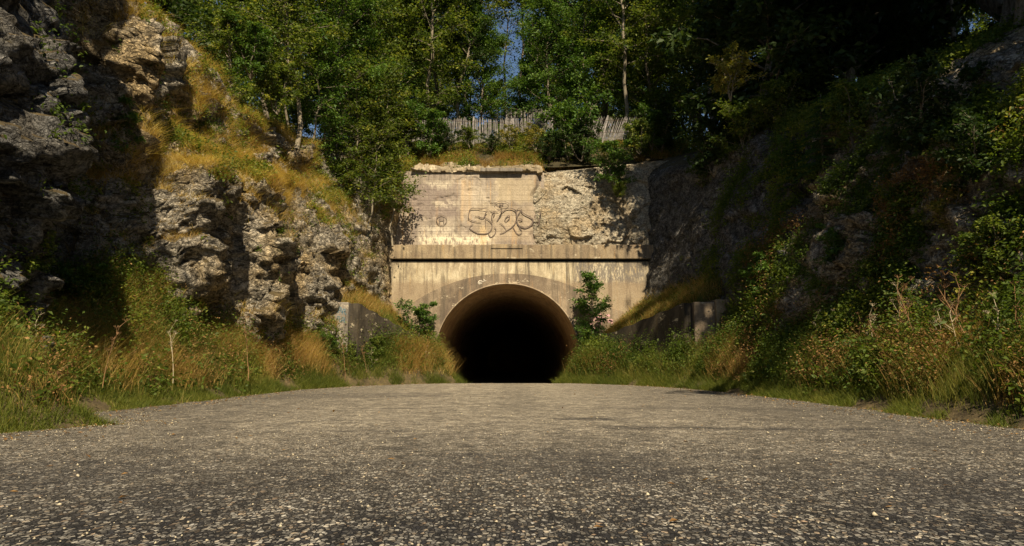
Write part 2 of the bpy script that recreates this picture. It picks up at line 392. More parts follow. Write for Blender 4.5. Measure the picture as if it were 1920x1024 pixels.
def plain(name, col, rough=.85, nz=12, var=.35):
    t = NT(name); p = t.pos(); n_ = t.noise(p, nz, 5, .7)
    lo = tuple(x * (1 - var) for x in col); hi = tuple(min(1, x * (1 + var)) for x in col)
    return t.end(t.bsdf(t.ramp(n_, [(.3, lo), (.7, hi)]), rough, t.bump(n_, .4, .01)))
M['paint_dark'] = plain("faded dark spray paint", (.15, .115, .09), .8, 9, .5)
M['paint_blue'] = plain("blue grey spray paint", (.10, .17, .20), .7)
M['paint_pink'] = plain("pink spray paint", (.62, .36, .36), .8)
M['paint_white'] = plain("white chalk paint", (.62, .56, .45), .9)
M['slot'] = plain("dark groove", (.03, .026, .02), .95)  # groove shade put into the near-black colour
M['pale_wood'] = plain("weathered grey wood", (.22, .20, .185), .85, 6, .6)
M['wire'] = plain("rusty wire", (.16, .10, .07), .6)
M['stone'] = plain("loose limestone", (.46, .40, .28), .9, 8, .35)
M['stalk'] = plain("dead stalk", (.30, .17, .08), .85, 20, .4)
M['stalk_pale'] = plain("pale dead stalk", (.50, .42, .28), .85, 20, .3)

# ------------------------------------------------------------------ ground, road
rng = np.random.default_rng(7)
g = boxes([(-600, 600, -300, 900, -1.9, -1.5)], "ground", M['soil'])
tag(link("ground", g), kind='structure')

LE = np.array([(-40, -7.2), (4, -6.9), (7.6, -6.5), (9.2, -5.9), (9.9, -5.3), (10.8, -6.3), (12.2, -7.2), (16.8, -7.0), (23.0, -6.7), (26, -5.6), (28.5, -3.7), (30.3, -2.1), (31.4, -2.05), (33, -2.5), (37, -2.65)])
RE = np.array([(-40, 6.8), (5, 6.6), (9.4, 6.45), (12, 6.35), (16.4, 6.4), (22, 5.9), (25, 5.2), (28, 3.6), (30.3, 1.9), (31.4, 1.85), (33, 2.4), (37, 2.5)])
def le(y): return np.interp(y, LE[:, 0], LE[:, 1])
def re_(y): return np.interp(y, RE[:, 0], RE[:, 1])
def road_z(x, y):
    dip = np.interp(y, [-40, 29.5, 33, 37, 110], [0, 0, -.22, -.38, -.6])
    return dip + .07 * (1 - (np.clip(np.abs(x) / 7, 0, 1)) ** 2) * np.interp(y, [25, 31], [1, .3])
ys = np.concatenate([np.linspace(-40, 2, 60), np.linspace(2.2, 37, 300)]); nx = 90
V = []
for y in ys:
    a = le(y) + .12 * float(fbm(np.array([[0, y * 1.3, 3.]]), 4, 5)[0]) - .06; b = re_(y) + .12 * float(fbm(np.array([[9, y * 1.3, 3.]]), 4, 6)[0])
    xs = np.linspace(a, b, nx)
    V.append(np.stack([xs, np.full(nx, y), np.zeros(nx)], 1))
V = np.concatenate(V); V[:, 2] = road_z(V[:, 0], V[:, 1]) + .012 * fbm(V * np.array([1.1, 1.1, 1]) , 4, 3) + .006
i = np.arange(len(ys) - 1)[:, None] * nx; j = np.arange(nx - 1)[None]
Fq = np.stack([i + j, i + j + 1, i + nx + j + 1, i + nx + j], -1).reshape(-1, 4)
tag(link("road", mesh_np("road", V, Fq, M['asphalt'], smooth=True)), kind='structure')

# ------------------------------------------------------------------ control-net cliffs
def interp_net(net, nu, nv, side):
    """net: list of (Y, [(X,Z)*7]); returns grid of points (nu,nv,3), cubic along both directions"""
    Ys = np.array([s[0] for s in net], float); P = np.array([s[1] for s in net], float)   # (S,7,2)
    def catmull(tn, K):   # tn in [0,n-1]
        n = K.shape[0]; i = np.clip(np.floor(tn).astype(int), 0, n - 2); f = (tn - i)
        a = K[np.clip(i - 1, 0, n - 1)]; b = K[i]; c = K[i + 1]; d = K[np.clip(i + 2, 0, n - 1)]
        f = f.reshape((-1,) + (1,) * (K.ndim - 1))
        return .5 * ((2 * b) + (-a + c) * f + (2 * a - 5 * b + 4 * c - d) * f ** 2 + (-a + 3 * b - 3 * c + d) * f ** 3)
    # uniform in arc length along stations
    mid = np.stack([P[:, 2, 0], Ys], 1); seg = np.linalg.norm(np.diff(mid, axis=0), axis=1); cum = np.concatenate([[0], np.cumsum(seg)])
    tu = np.interp(np.linspace(0, cum[-1], nu), cum, np.arange(len(Ys)))
    full = np.concatenate([np.repeat(Ys[:, None, None], P.shape[1], 1), P], 2)        # (S,7,[Y,X,Z])
    A = catmull(tu, full)                                                              # (nu,7,3)
    A2 = A.transpose(1, 0, 2)
    sv = np.linalg.norm(np.diff(A2.mean(1), axis=0), axis=1); cv = np.concatenate([[0], np.cumsum(sv)])
    tv = np.interp(np.linspace(0, cv[-1], nv), cv, np.arange(len(cv)))
    B = catmull(tv, A2).transpose(1, 0, 2)
    return B[:, :, [1, 0, 2]]

def grid_normals(G, flip):
    du = np.gradient(G, axis=0); dv = np.gradient(G, axis=1)
    n = np.cross(du, dv); n /= np.linalg.norm(n, axis=2)[:, :, None] + 1e-9
    return -n if flip else n

def rockify(G, N, amp=1.0, seed=1, shape=(1, 1, 1.55)):
    p = G.reshape(-1, 3) * np.array(shape)
    wp = p + .35 * np.stack([fbm(p * .7, 3, seed + 50), fbm(p * .7, 3, seed + 60), fbm(p * .7, 3, seed + 70)], 1)
    a, ea = facet(wp / 2.3, seed); b, eb = facet(wp / .85, seed + 11); c, ec = facet(wp / .32, seed + 23)
    d = .55 * a + .34 * b + .17 * c + .20 * fbm(p * .5, 3, seed + 31) + .05 * fbm(p * 5, 3, seed + 37)
    d -= .20 * np.exp(-ea / .04) + .06 * np.exp(-eb / .05)
    d = (d * amp).reshape(G.shape[:2])
    return d

def grid_faces(nu, nv, flip):
    i = np.arange(nu - 1)[:, None] * nv; j = np.arange(nv - 1)[None]
    q = np.stack([i + j, i + j + 1, i + nv + j + 1, i + nv + j], -1).reshape(-1, 4)
    return q[:, ::-1] if not flip else q

LNET = [
 (-25, [(-8.6, .2), (-9.0, 2), (-9.4, 4), (-9.8, 6), (-10.4, 8.5), (-12, 10), (-18, 11.6)]),
 (2, [(-8.4, .4), (-8.6, 2), (-8.8, 4), (-9.0, 5.6), (-9.4, 7.4), (-11, 9.2), (-18, 11.6)]),
 (7, [(-8.1, .5), (-8.5, 2), (-8.5, 3.6), (-8.6, 5.4), (-8.9, 7.1), (-10.6, 8.6), (-18, 11.6)]),
 (11, [(-7.9, .6), (-8.3, 1.8), (-8.0, 3.2), (-7.9, 5.0), (-8.3, 7.2), (-8.8, 12.5), (-18, 13.5)]),  # tops of this and the next stations raised out of view to shade the gully
 (13.0, [(-8.2, .6), (-8.4, 1.8), (-8.2, 3.2), (-7.9, 5.0), (-8.3, 7.4), (-8.7, 12.5), (-18, 13.5)]),
 (13.9, [(-9.0, .7), (-9.6, 2.0), (-9.8, 3.8), (-10.2, 5.6), (-10.4, 7.8), (-10.8, 11.5), (-18, 13)]),
 (16.0, [(-9.4, .8), (-10.6, 2.2), (-12.2, 4.0), (-12.8, 6.0), (-13.0, 8.0), (-13.4, 10.6), (-18, 12.5)]),
 (17.3, [(-9.4, .8), (-9.3, 2.2), (-9.6, 3.6), (-9.8, 5.2), (-9.1, 7.4), (-9.5, 9.6), (-18, 11.5)]),
 (18.5, [(-9.2, .8), (-9.0, 2.3), (-8.8, 4.0), (-8.9, 5.4), (-9.7, 7.1), (-10.4, 10.0), (-18, 12.0)]),
 (19.3, [(-8.5, .8), (-8.2, 2.4), (-7.9, 4.6), (-7.7, 5.9), (-9.5, 7.3), (-10.3, 10.6), (-18, 12.6)]),
 (21.4, [(-8.4, .8), (-8.2, 2.5), (-8.2, 4.5), (-7.8, 6.0), (-9.5, 7.4), (-10.3, 10.7), (-18, 12.6)]),
 (22.4, [(-7.8, .8), (-7.3, 2.6), (-7.2, 4.9), (-7.4, 6.1), (-9.1, 7.5), (-10.2, 10.5), (-18, 12.6)]),
 (25.0, [(-7.6, .8), (-7.4, 2.7), (-7.5, 5.0), (-7.8, 6.3), (-8.9, 7.6), (-10.0, 10.1), (-18, 12.3)]),
 (26.4, [(-6.9, .8), (-6.5, 2.8), (-6.5, 5.0), (-7.2, 6.3), (-8.4, 7.7), (-9.8, 9.9), (-18, 12.2)]),
 (30.5, [(-6.2, .6), (-6.2, 3.0), (-6.2, 5.0), (-6.7, 6.8), (-7.3, 8.4), (-8.6, 10.2), (-18, 12.0)]),
 (33.4, [(-5.3, .5), (-5.3, 3.0), (-5.3, 5.2), (-5.2, 7.0), (-5.0, 8.8), (-6.4, 10.4), (-18, 12.0)]),
 (36.0, [(-5.2, .5), (-5.0, 3.0), (-4.8, 5.2), (-4.6, 7.4), (-4.4, 9.4), (-6.0, 11.3), (-18, 12.4)]),
]
RNET = [
 (-25, [(8.6, .2), (9.2, 1.6), (9.8, 3.2), (10.4, 5), (11.2, 7), (12.5, 9), (18, 11.6)]),
 (4, [(8.4, .3), (9.0, 1.5), (9.6, 3.0), (10.1, 4.6), (10.9, 6.6), (12.3, 8.6), (18, 11.4)]),
 (10, [(7.9, .3), (8.5, 1.5), (9.0, 3.0), (9.6, 4.6), (10.4, 6.2), (11.9, 8.0), (18, 11.2)]),
 (15, [(7.7, .4), (8.2, 1.7), (8.6, 3.2), (9.1, 4.8), (10.0, 6.3), (11.4, 8.0), (18, 11.2)]),
 (19, [(7.5, .5), (7.9, 1.9), (8.3, 3.4), (8.9, 5.0), (9.7, 6.6), (11.0, 8.4), (18, 11.3)]),
 (23, [(7.2, .6), (7.4, 2.0), (7.8, 3.6), (8.4, 5.4), (9.2, 7.2), (10.4, 9.0), (18, 11.5)]),
 (27, [(7.0, .6), (7.1, 2.6), (7.4, 4.2), (7.8, 6.0), (8.4, 7.8), (9.6, 9.5), (18, 11.7)]),
 (30.5, [(6.2, .6), (6.3, 2.6), (6.7, 4.4), (7.1, 6.2), (7.6, 8.0), (8.6, 9.8), (18, 11.9)]),
 (33.4, [(5.3, .6), (5.5, 2.6), (5.95, 4.4), (6.2, 6.2), (6.35, 8.2), (7.6, 10.2), (18, 12.0)]),
 (36.0, [(4.9, .6), (5.2, 2.6), (5.6, 4.4), (5.9, 6.4), (6.2, 8.6), (7.4, 11.0), (18, 12.4)]),
]
def build_cliff(net, nu, nv, left, mat, seed, ampf):
    G = interp_net(net, nu, nv, left)
    N = grid_normals(G, not left)
    sgn = 1 if left else -1
    if (N[:, :nv // 2, 0] * sgn).mean() < 0: N = -N
    d = rockify(G, N, 1.0, seed) * ampf(G)
    # keep everything in front of the gap to the headwall
    P = G + N * d[:, :, None]
    fc = grid_faces(nu, nv, left)
    return P, fc
def ampL(G):
    v = np.linspace(0, 1, G.shape[1])[None, :]
    a = np.interp(v, [0, .1, .5, .65, 1], [.5, .75, .75, .5, .3])
    return a * np.interp(G[:, :, 1], [5, 28, 33], [1, .8, .35])
def ampR(G):
    v = np.linspace(0, 1, G.shape[1])[None, :]
    a = np.interp(v, [0, .1, .5, .65, 1], [.5, .7, .7, .5, .3])
    return a * np.interp(G[:, :, 1], [5, 21, 27, 33], [1, .8, .35, .2])
PL, FL = build_cliff(LNET, 620, 300, True, M['rock'], 4, ampL)
PR, FR = build_cliff(RNET, 560, 260, False, M['rock'], 91, ampR)

def facenrm(V, Fc):
    a = V[Fc[:, 2]] - V[Fc[:, 0]]; b = V[Fc[:, 3]] - V[Fc[:, 1]]
    n = np.cross(a, b); A = np.linalg.norm(n, axis=1); return n / (A[:, None] + 1e-12), A * .5
PLv = PL.reshape(-1, 3); PRv = PR.reshape(-1, 3)
nl, al = facenrm(PLv, FL); nr, ar = facenrm(PRv, FR)
if nl[:, 0].mean() < 0: FL = FL[:, ::-1]; nl = -nl
if nr[:, 0].mean() > 0: FR = FR[:, ::-1]; nr = -nr

# cliff materials: shade put into the grey of near buttress and right slab, warm limestone elsewhere; soil on the flat tops
def cliff_mat(name, side):
    t = NT(name); p = t.pos()
    return t
mL = mesh_np("rock_cliff_left", PLv, FL, M['rock'], smooth=False)
mL.materials.append(M['rock_shade']); mL.materials.append(M['soil'])
cl = PLv[FL].mean(1)
mi = np.zeros(len(FL), dtype=np.int32)
mi[(cl[:, 1] + .8 * fbm(cl * .8, 3, 8) < 14.6)] = 1
mi[(nl[:, 2] > .72)] = 2
mL.polygons.foreach_set("material_index", mi)
tag(link("rock_cliff_left", mL), kind='structure')
mR = mesh_np("rock_cliff_right", PRv, FR, M['rock'], smooth=False)
mR.materials.append(M['rock_shade']); mR.materials.append(M['soil'])
cr_ = PRv[FR].mean(1)
mi = np.zeros(len(FR), dtype=np.int32); mi[cr_[:, 1] + .8 * fbm(cr_ * .8, 3, 18) > 22] = 1; mi[nr[:, 2] > .72] = 2
mR.polygons.foreach_set("material_index", mi)
tag(link("rock_cliff_right", mR), kind='structure')

# hill top (forest floor)
def hill(x, y):
    x = np.asarray(x, float); y = np.asarray(y, float)
    back = np.interp(y, [33.6, 34.6, 37, 45, 80, 160], [9.4, 10.2, 12.0, 13.0, 16, 20])
    side = 11.0 + .10 * (np.abs(x) - 15) + .01 * np.clip(y, -40, 60)
    k = np.clip((np.abs(x) - 8) / 6, 0, 1); k = k * k * (3 - 2 * k)
    k = k * np.clip((60 - y) / 24, 0, 1)
    return back * (1 - k) + side * k
gx = np.arange(-100, 100.1, 1.0); gy = np.arange(-44.4, 160, 1.0)
X, Yg = np.meshgrid(gx, gy, indexing='ij')
Z = hill(X, Yg) + .18 * fbm(np.stack([X.ravel() * .5, Yg.ravel() * .5, X.ravel() * 0], 1), 3, 77).reshape(X.shape)
hv = np.stack([X, Yg, Z], -1).reshape(-1, 3); n2 = len(gy)
i = np.arange(len(gx) - 1)[:, None] * n2; j = np.arange(n2 - 1)[None]
hf = np.stack([i + j, i + n2 + j, i + n2 + j + 1, i + j + 1], -1).reshape(-1, 4)
cc = hv[hf].mean(1)
hf = hf[~((np.abs(cc[:, 0]) < 15.5) & (cc[:, 1] < 34.6))]
tag(link("hillside", mesh_np("hillside", hv, hf, M['litter'], smooth=True)), kind='structure')

# verge banks
def bank(name, edge, cliffx, side):
    ys = np.linspace(-30, 32.9, 320); nt = 34; V = []
    for y in ys:
        e = edge(y); c = cliffx(y)
        tt = np.linspace(-.06, 1, nt)
        xs = e + (c - e) * tt
        dd = np.abs(xs - e)
        z = np.where(tt < 0, -.05, 1.35 * np.clip(dd / np.interp(y, [20, 26], [2.0, 1.15]), 0, 1) ** 1.1 + .12 * np.clip(dd - 2.0, 0, 3)) * np.interp(y, [22, 29, 33], [1, .95, .75] if side < 0 else [1, .62, .6])
        if side < 0: z = z + np.where(tt < 0, 0, 0.45 * np.clip((dd - .55) / 1.3, 0, 1) * np.interp(y, [14, 16.5, 22, 26], [0, .8, .8, 0]))
        if side < 0: z = z + np.where(tt < 0, 0, 1.0 * np.exp(-((xs + 9.3) / 1.1) ** 2 - ((y - 17.8) / 1.6) ** 2)) + np.interp(y, [29.5, 33], [0, -.2])
        V.append(np.stack([xs, np.full(nt, y), z], 1))
    V = np.concatenate(V)
    V[:, 2] += .10 * fbm(V * 1.2, 4, 12) * np.clip(V[:, 2] * 3, .1, 1)
    i = np.arange(len(ys) - 1)[:, None] * nt; j = np.arange(nt - 1)[None]
    q = np.stack([i + j, i + nt + j, i + nt + j + 1, i + j + 1], -1).reshape(-1, 4)
    n, a = facenrm(V, q)
    if n[:, 2].mean() < 0: q = q[:, ::-1]; n = -n
    tag(link(name, mesh_np(name, V, q, M['soil'], smooth=True)), kind='structure')
    return V, q, n, a
def lcx(y): return np.interp(y, [-30, 7, 12, 14, 16, 17.5, 20, 23, 26, 29, 33], [-9.4, -9, -8.9, -10.8, -12, -11.4, -10.2, -9.5, -8.2, -5.6, -3.9])
def rcx(y): return np.interp(y, [-30, 10, 19, 25, 27, 33], [9.6, 9, 8.4, 7.6, 6.6, 3.9])
BL = bank("verge_left", le, lcx, -1)
BR = bank("verge_right", re_, rcx, 1)

# ------------------------------------------------------------------ tunnel portal
YP = 33.0
CX = U(951, 667, YP).x; CZ = U(951, 667, YP).z; RAD = 134 / F * YP * 1.0
zc0 = U(960, 488, YP).z; zc1 = U(960, 460, YP).z
zu1 = U(960, 320, YP + .35).z
xl = U(735, 487, YP).x - .6; xr = U(1212, 487, YP).x + .5
base = Vector((CX, YP, -.4))
portal = empty("tunnel_portal", base, "stained concrete tunnel portal with round bore, long cornice and tall graffitied wall above", "tunnel portal")
def pp(name, me, bev=0):
    o = link(name, shifted(me, base), portal)
    if bev: bevel(o, bev)
    return o
# lower headwall with circular hole: fan from circle to rectangle border
def holed(x0, x1, z0, z1, cx, cz, r, yf, yb, mat, name, top=None, n=144):
    V = []; Fc = []
    outer = []
    for k in range(n):
        a = 2 * math.pi * k / n; dx, dz = math.cos(a), math.sin(a)
        tmax = 1e9
        if dx > 1e-6: tmax = min(tmax, (x1 - cx) / dx)
        if dx < -1e-6: tmax = min(tmax, (x0 - cx) / dx)
        if dz > 1e-6: tmax = min(tmax, (z1 - cz) / dz)
        if dz < -1e-6: tmax = min(tmax, (z0 - cz) / dz)
        ox, oz = cx + dx * tmax, cz + dz * tmax
        if top: oz = min(oz, max(top(ox), cz + dz * r * 1.03 if dz > 0 else -9))
        outer.append((ox, oz))
    m = 6
    for k in range(n):
        a = 2 * math.pi * k / n; ix, iz = cx + r * math.cos(a), cz + r * math.sin(a)
        for q in range(m + 1):
            f = q / m
            V.append((ix + (outer[k][0] - ix) * f, yf, iz + (outer[k][1] - iz) * f))
        V.append((outer[k][0], yb, outer[k][1])); V.append((ix, yb, iz))
    s = m + 3
    for k in range(n):
        k2 = (k + 1) % n
        for q in range(m + 1): Fc.append((k * s + q, k * s + q + 1, k2 * s + q + 1, k2 * s + q))
        Fc.append((k * s + m + 2, k * s, k2 * s, k2 * s + m + 2))
    return mesh_py(name, V, Fc, mat)
def arc_top(x):
    R7 = 314 / F * YP; zt = U(960, 513, YP).z; xc = U(952, 513, YP).x
    d = x - xc
    return zt - (R7 - math.sqrt(max(R7 * R7 - d * d, 0.01)))
pp("headwall", holed(xl, xr, -1.2, zc0 - .06, CX, CZ, RAD + .06, YP, YP + 1.2, M['conc_band'], "headwall"))
pp("arch_infill", holed(xl + .3, xr - .35, -1.2, 4.9, CX, CZ, RAD + .055, YP - .055, YP + .05, M['conc_low'], "arch_infill", arc_top, 288))
# cornice: dark groove, slab, upper wall
pp("cornice_groove", boxes([(xl, xr, YP + .12, YP + .6, zc0 - .06, zc0 + .05)], "g", M['slot']))
pp("cornice", boxes([(xl, xr, YP - .16, YP + .7, zc0 + .05, zc1)], "c", M['conc_cornice']), .02)
pp("keystone_block", boxes([(U(921, 467, YP).x, U(980, 467, YP).x, YP - .20, YP - .12, zc1 - .17, zc1 + .02)], "k", M['conc_cornice']), .015)
# upper wall: rough-topped, gently uneven sheet with real thickness
def upper_wall():
    x0, x1 = xl - .4, U(1022, 400, YP).x; nx_, nz_ = 170, 120; V = []
    for a in range(nx_):
        x = x0 + (x1 - x0) * a / (nx_ - 1)
        for b in range(nz_):
            z = zc1 - .1 + (zu1 - zc1 + .1) * b / (nz_ - 1)
            V.append((x, YP + .38 + .10 * (b / nz_), z))
    V = np.array(V)
    q = V * np.array([1, 0, 1])
    ch, e = facet(q * np.array([.9, 1, 1.6]), 400)
    V[:, 1] += .012 * fbm(q * 2.5, 4, 410) + np.where(fbm(q * .9, 4, 412) > .28, .035 + .02 * fbm(q * 8, 2, 5), 0)
    edge = np.clip((V[:, 0] - (x1 - .5 - .3 * fbm(q * 1.2, 3, 420))) / .25, 0, 1)
    V[:, 1] += edge * .25
    fr = grid_faces(nx_, nz_, False); n, a_ = facenrm(V, fr)
    if n[:, 1].mean() > 0: fr = fr[:, ::-1]
    return mesh_np("upper_wall", V, fr, M['conc_upper'], smooth=True)
pp("upper_wall", upper_wall())
# crumbling coping ledge on top of the upper wall
def coping():
    x0, x1 = U(770, 300, YP).x, U(1018, 300, YP).x; nu, nv = 200, 40
    V = []
    for a in range(nu):
        x = x0 + (x1 - x0) * a / (nu - 1)
        for b in range(nv):
            f = b / (nv - 1)
            y = np.interp(f, [0, .15, .3, 1], [YP + .60, YP + .34, YP + .50, YP + 1.5]); z = np.interp(f, [0, .15, .3, 1], [zu1 - .10, zu1 - .02, zu1 + .08, zu1 + .55])
            V.append((x, y, z))
    V = np.array(V); a1, _ = facet(V * np.array([1.1, 1.1, 4]), 500); a2, _ = facet(V * np.array([3, 3, 9]), 510)
    k = .16 * a1 + .09 * a2
    V[:, 1] -= k; V[:, 2] += .8 * k
    fr = grid_faces(nu, nv, False); n, _ = facenrm(V, fr)
    if n[:, 1].mean() > 0: fr = fr[:, ::-1]
    return mesh_np("coping", V, fr, M['conc_pale'])
pp("coping", coping())
def slab_piece():
    a = U(900, 321, YP); b = U(980, 321, YP)
    return boxes([(a.x, b.x, YP + .22, YP + .7, zu1 - .06, zu1 + .1)], "s", M['conc_grey'])
pp("coping_slab", slab_piece(), .02)
# side and back mass so the wall is solid from a step aside
pp("wall_core", boxes([(xl, xr, YP + 1.2, YP + 1.6, CZ + RAD + .4, zu1 - .3)], "core", M['conc_grey']))

# bore: ribbed circular lining with rim
def bore():
    n = 96; ysb = np.concatenate([[YP - .10], np.arange(YP, YP + 72, .5)]); V = []
    for yy in ysb:
        for k in range(n):
            a = 2 * math.pi * k / n
            V.append((CX + RAD * math.cos(a), yy, CZ + RAD * math.sin(a)))
    m = len(ysb); Fc = []
    for q in range(m - 1):
        for k in range(n):
            k2 = (k + 1) % n; Fc.append((q * n + k, q * n + k2, (q + 1) * n + k2, (q + 1) * n + k))
    Fc.append(tuple((m - 1) * n + k for k in range(n)))
    return mesh_py("bore_lining", V, Fc, M['lining'], True)
pp("bore_lining", bore())
def rim():
    rq = random.Random(8); n = 240; prof = [(RAD - .001, YP + .02), (RAD - .001, YP - .13), (RAD + .02, YP - .135), (RAD + .05, YP - .12), (RAD + .055, YP - .04)]; V = []; Fc = []
    for k in range(n):
        a = 2 * math.pi * k / n
        ch = rq.uniform(0, .012) + (.035 if rq.random() < .06 else 0)
        for r, y in prof: V.append((CX + (r - .004) * math.cos(a), y + (ch if y < YP - .1 else 0), CZ + (r - .004) * math.sin(a)))
    s = len(prof)
    for k in range(n):
        k2 = (k + 1) % n
        for q in range(s - 1): Fc.append((k * s + q, k * s + q + 1, k2 * s + q + 1, k2 * s + q))
    return mesh_py("bore_rim", V, Fc, M['rim'], True)
pp("bore_rim", rim())
tf = boxes([(CX - 2.72, CX + 2.72, YP + 3.6, YP + 71.5, -1.1, -.42)], "road_surface_in_tunnel", M['asphalt'])
tag(link("tunnel_floor", tf), kind='structure')

# graffiti as thin paint on the wall
def ribbon(paths, Y, width, mat, name, zoom=None, jit=0):
    V = []; Fc = []
    for pth, wd in paths:
        pts = [U(px, py, Y) for px, py in pth]
        q = np.array([(v.x, v.z) for v in pts])
        # catmull resample
        n = len(q); out = []
        for a in range(n - 1):
            p0, p1, p2, p3 = q[max(a - 1, 0)], q[a], q[a + 1], q[min(a + 2, n - 1)]
            for f in np.linspace(0, 1, 7)[:-1]:
                out.append(.5 * (2 * p1 + (p2 - p0) * f + (2 * p0 - 5 * p1 + 4 * p2 - p3) * f * f + (3 * p1 - p0 - 3 * p2 + p3) * f ** 3))
        out.append(q[-1]); out = np.array(out)
        tg = np.gradient(out, axis=0); tg /= np.linalg.norm(tg, axis=1)[:, None] + 1e-9
        nm = np.stack([-tg[:, 1], tg[:, 0]], 1)
        m = len(out); ww = width * wd * (.55 + .45 * np.sin(np.linspace(.15, np.pi - .15, m)))
        b = len(V)
        for a in range(m):
            l_ = out[a] + nm[a] * ww[a] / 2; r_ = out[a] - nm[a] * ww[a] / 2
            V += [(l_[0], Y, l_[1]), (r_[0], Y, r_[1])]
        for a in range(m - 1): Fc.append((b + 2 * a, b + 2 * a + 1, b + 2 * a + 3, b + 2 * a + 2))
    return mesh_py(name, V, Fc, mat)
Zm = lambda L: [(860 + x / 10.24, 360 + y / 10.24) for x, y in L]
el = lambda cx, cy, rx, ry: [(cx + rx * math.cos(a), cy + ry * math.sin(a)) for a in np.linspace(0, 2 * math.pi, 15)]
G1 = [
 (Zm([(540, 322), (430, 318), (330, 312), (235, 322), (200, 390), (190, 500), (250, 550), (330, 575), (430, 590)]), 1.0),
 (Zm([(310, 470), (380, 468), (410, 490), (480, 495), (515, 420), (550, 370)]), 1.3),
 (Zm([(520, 500), (600, 560), (640, 620), (635, 700), (590, 770), (520, 802), (430, 805), (350, 790), (270, 745), (215, 700), (230, 650), (270, 630)]), 1.3),
 (Zm([(570, 800), (600, 860), (640, 862), (700, 800), (715, 720), (680, 680)]), 1.2),
 (Zm([(515, 380), (512, 500), (515, 620), (515, 700)]), .6),
 (Zm([(650, 570), (635, 480), (650, 400), (680, 378), (690, 420), (660, 480)]), 1.2),
 (Zm([(690, 378), (760, 362), (800, 345)]), .7),
 (Zm([(820, 315), (822, 380), (805, 450), (765, 510), (735, 555)]), 1.6),
 (Zm([(780, 480), (830, 400), (900, 335), (980, 312), (1060, 335), (1105, 390), (1112, 500), (1085, 600), (1020, 680), (920, 745), (860, 785), (795, 802)]), 1.3),
 (Zm([(900, 570), (890, 525), (920, 482), (965, 452), (978, 490), (955, 530), (905, 572)]), 1.2),
 (Zm([(780, 590), (850, 640), (915, 730)]), .8),
 (Zm([(1040, 660), (1080, 740), (1120, 800), (1165, 822), (1215, 785)]), 1.1),
 (Zm([(1165, 670), (1185, 710), (1215, 745)]), 1.2),
 (Zm([(1080, 335), (1110, 362), (1140, 322), (1195, 312)]), .9),
 (Zm([(1205, 330), (1215, 385), (1290, 440), (1370, 478), (1422, 530), (1412, 600), (1360, 660), (1280, 692), (1200, 670), (1150, 640), (1120, 570), (1130, 470), (1165, 400), (1190, 355)]), 1.7),
 (Zm([(1140, 522), (1195, 518), (1218, 545), (1160, 555)]), 1.3),
 (Zm([(1460, 470), (1465, 440), (1495, 408), (1540, 400), (1575, 440), (1560, 500), (1510, 518), (1470, 490)]), .8),
 (Zm([(1565, 385), (1577, 450), (1553, 515), (1552, 580), (1520, 625), (1482, 600)]), 1.6),
 (Zm(el(830, 235, 135, 55)), .8), (Zm(el(822, 238, 34, 14)), 1.2),
 ([(828 + 9.5 * math.cos(a), 413 + 9.5 * math.sin(a)) for a in np.linspace(0, 2 * math.pi, 15)], .9),
 ([(824, 408), (824, 418)], .8), ([(832, 408), (832, 418)], .8), ([(824, 413), (832, 413)], .7), ([(824, 408), (832, 408)], .6),
]
pp("round_tag", ribbon(G1[-5:], YP + .365, .038, M['paint_dark'], "round_tag"))
o = pp("graffiti", ribbon(G1[:-5], YP + .365, .038, M['paint_dark'], "graffiti"))
pp("chalk_mark", ribbon([([(904, 526), (898, 527), (898, 532), (904, 531)], 1), ([(907, 523), (909, 528)], 1), ([(895, 531), (912, 526)], .6)], YP - .06, .04, M['paint_white'], "chalk"))
pk = []
rr = random.Random(3)
for k in range(26):
    x0 = 1090 + rr.random() * 60; y0 = 590 + rr.random() * 32
    pk.append(([(x0, y0), (x0 + rr.uniform(2, 7), y0 + rr.uniform(-5, 3)), (x0 + rr.uniform(5, 12), y0 + rr.uniform(-2, 6))], rr.uniform(.8, 1.6)))
pp("pink_graffiti", ribbon(pk, YP - .06, .07, M['paint_pink'], "pink_graffiti"))

# natural rock face right of the upper wall
def rockface():
    nu, nv = 260, 190
    cor = {'bl': U(1000, 462, YP + .45), 'br': U(1330, 470, YP + .2), 'tl': U(1000, 306, YP + 1.0), 'tr': U(1330, 268, YP + 1.4)}
    G = np.zeros((nu, nv, 3))
    for a in range(nu):
        f = a / (nu - 1)
        b0 = np.array(cor['bl']) * (1 - f) + np.array(cor['br']) * f; b1 = np.array(cor['tl']) * (1 - f) + np.array(cor['tr']) * f
        for b in range(nv):
            h = b / (nv - 1); G[a, b] = b0 * (1 - h) + b1 * h
            G[a, b, 1] += max(0, h - .86) * 12; G[a, b, 2] -= max(0, h - .86) * .5
            G[a, b, 1] += .35 * math.sin(math.pi * min(1, h * 1.2)) * -.6
    p = G.reshape(-1, 3)
    wp = p + .2 * np.stack([fbm(p, 3, 1), fbm(p, 3, 2), fbm(p, 3, 3)], 1)
    a1, e1 = facet(wp * np.array([1.1, 1.1, 1.1]), 700); a2, e2 = facet(wp * np.array([3.2, 3.2, 3.8]), 710); a3, e3 = facet(wp * 8.5, 720)
    d = .15 * a1 + .05 * a2 + .03 * a3 + .02 * fbm(p * 9, 3, 8)
    d = d * np.interp(fbm(p * .5, 2, 771), [-.4, .3], [.45, 1.2])
    # less relief low down where it was scaled smooth
    p2 = p.copy(); p2[:, 1] -= d
    fr = grid_faces(nu, nv, False); n, _ = facenrm(p2, fr)
    if n[:, 1].mean() > 0: fr = fr[:, ::-1]
    return mesh_np("rock_face", p2, fr, M['rock_pale'])
tag(link("rock_face", rockface()), kind='structure')

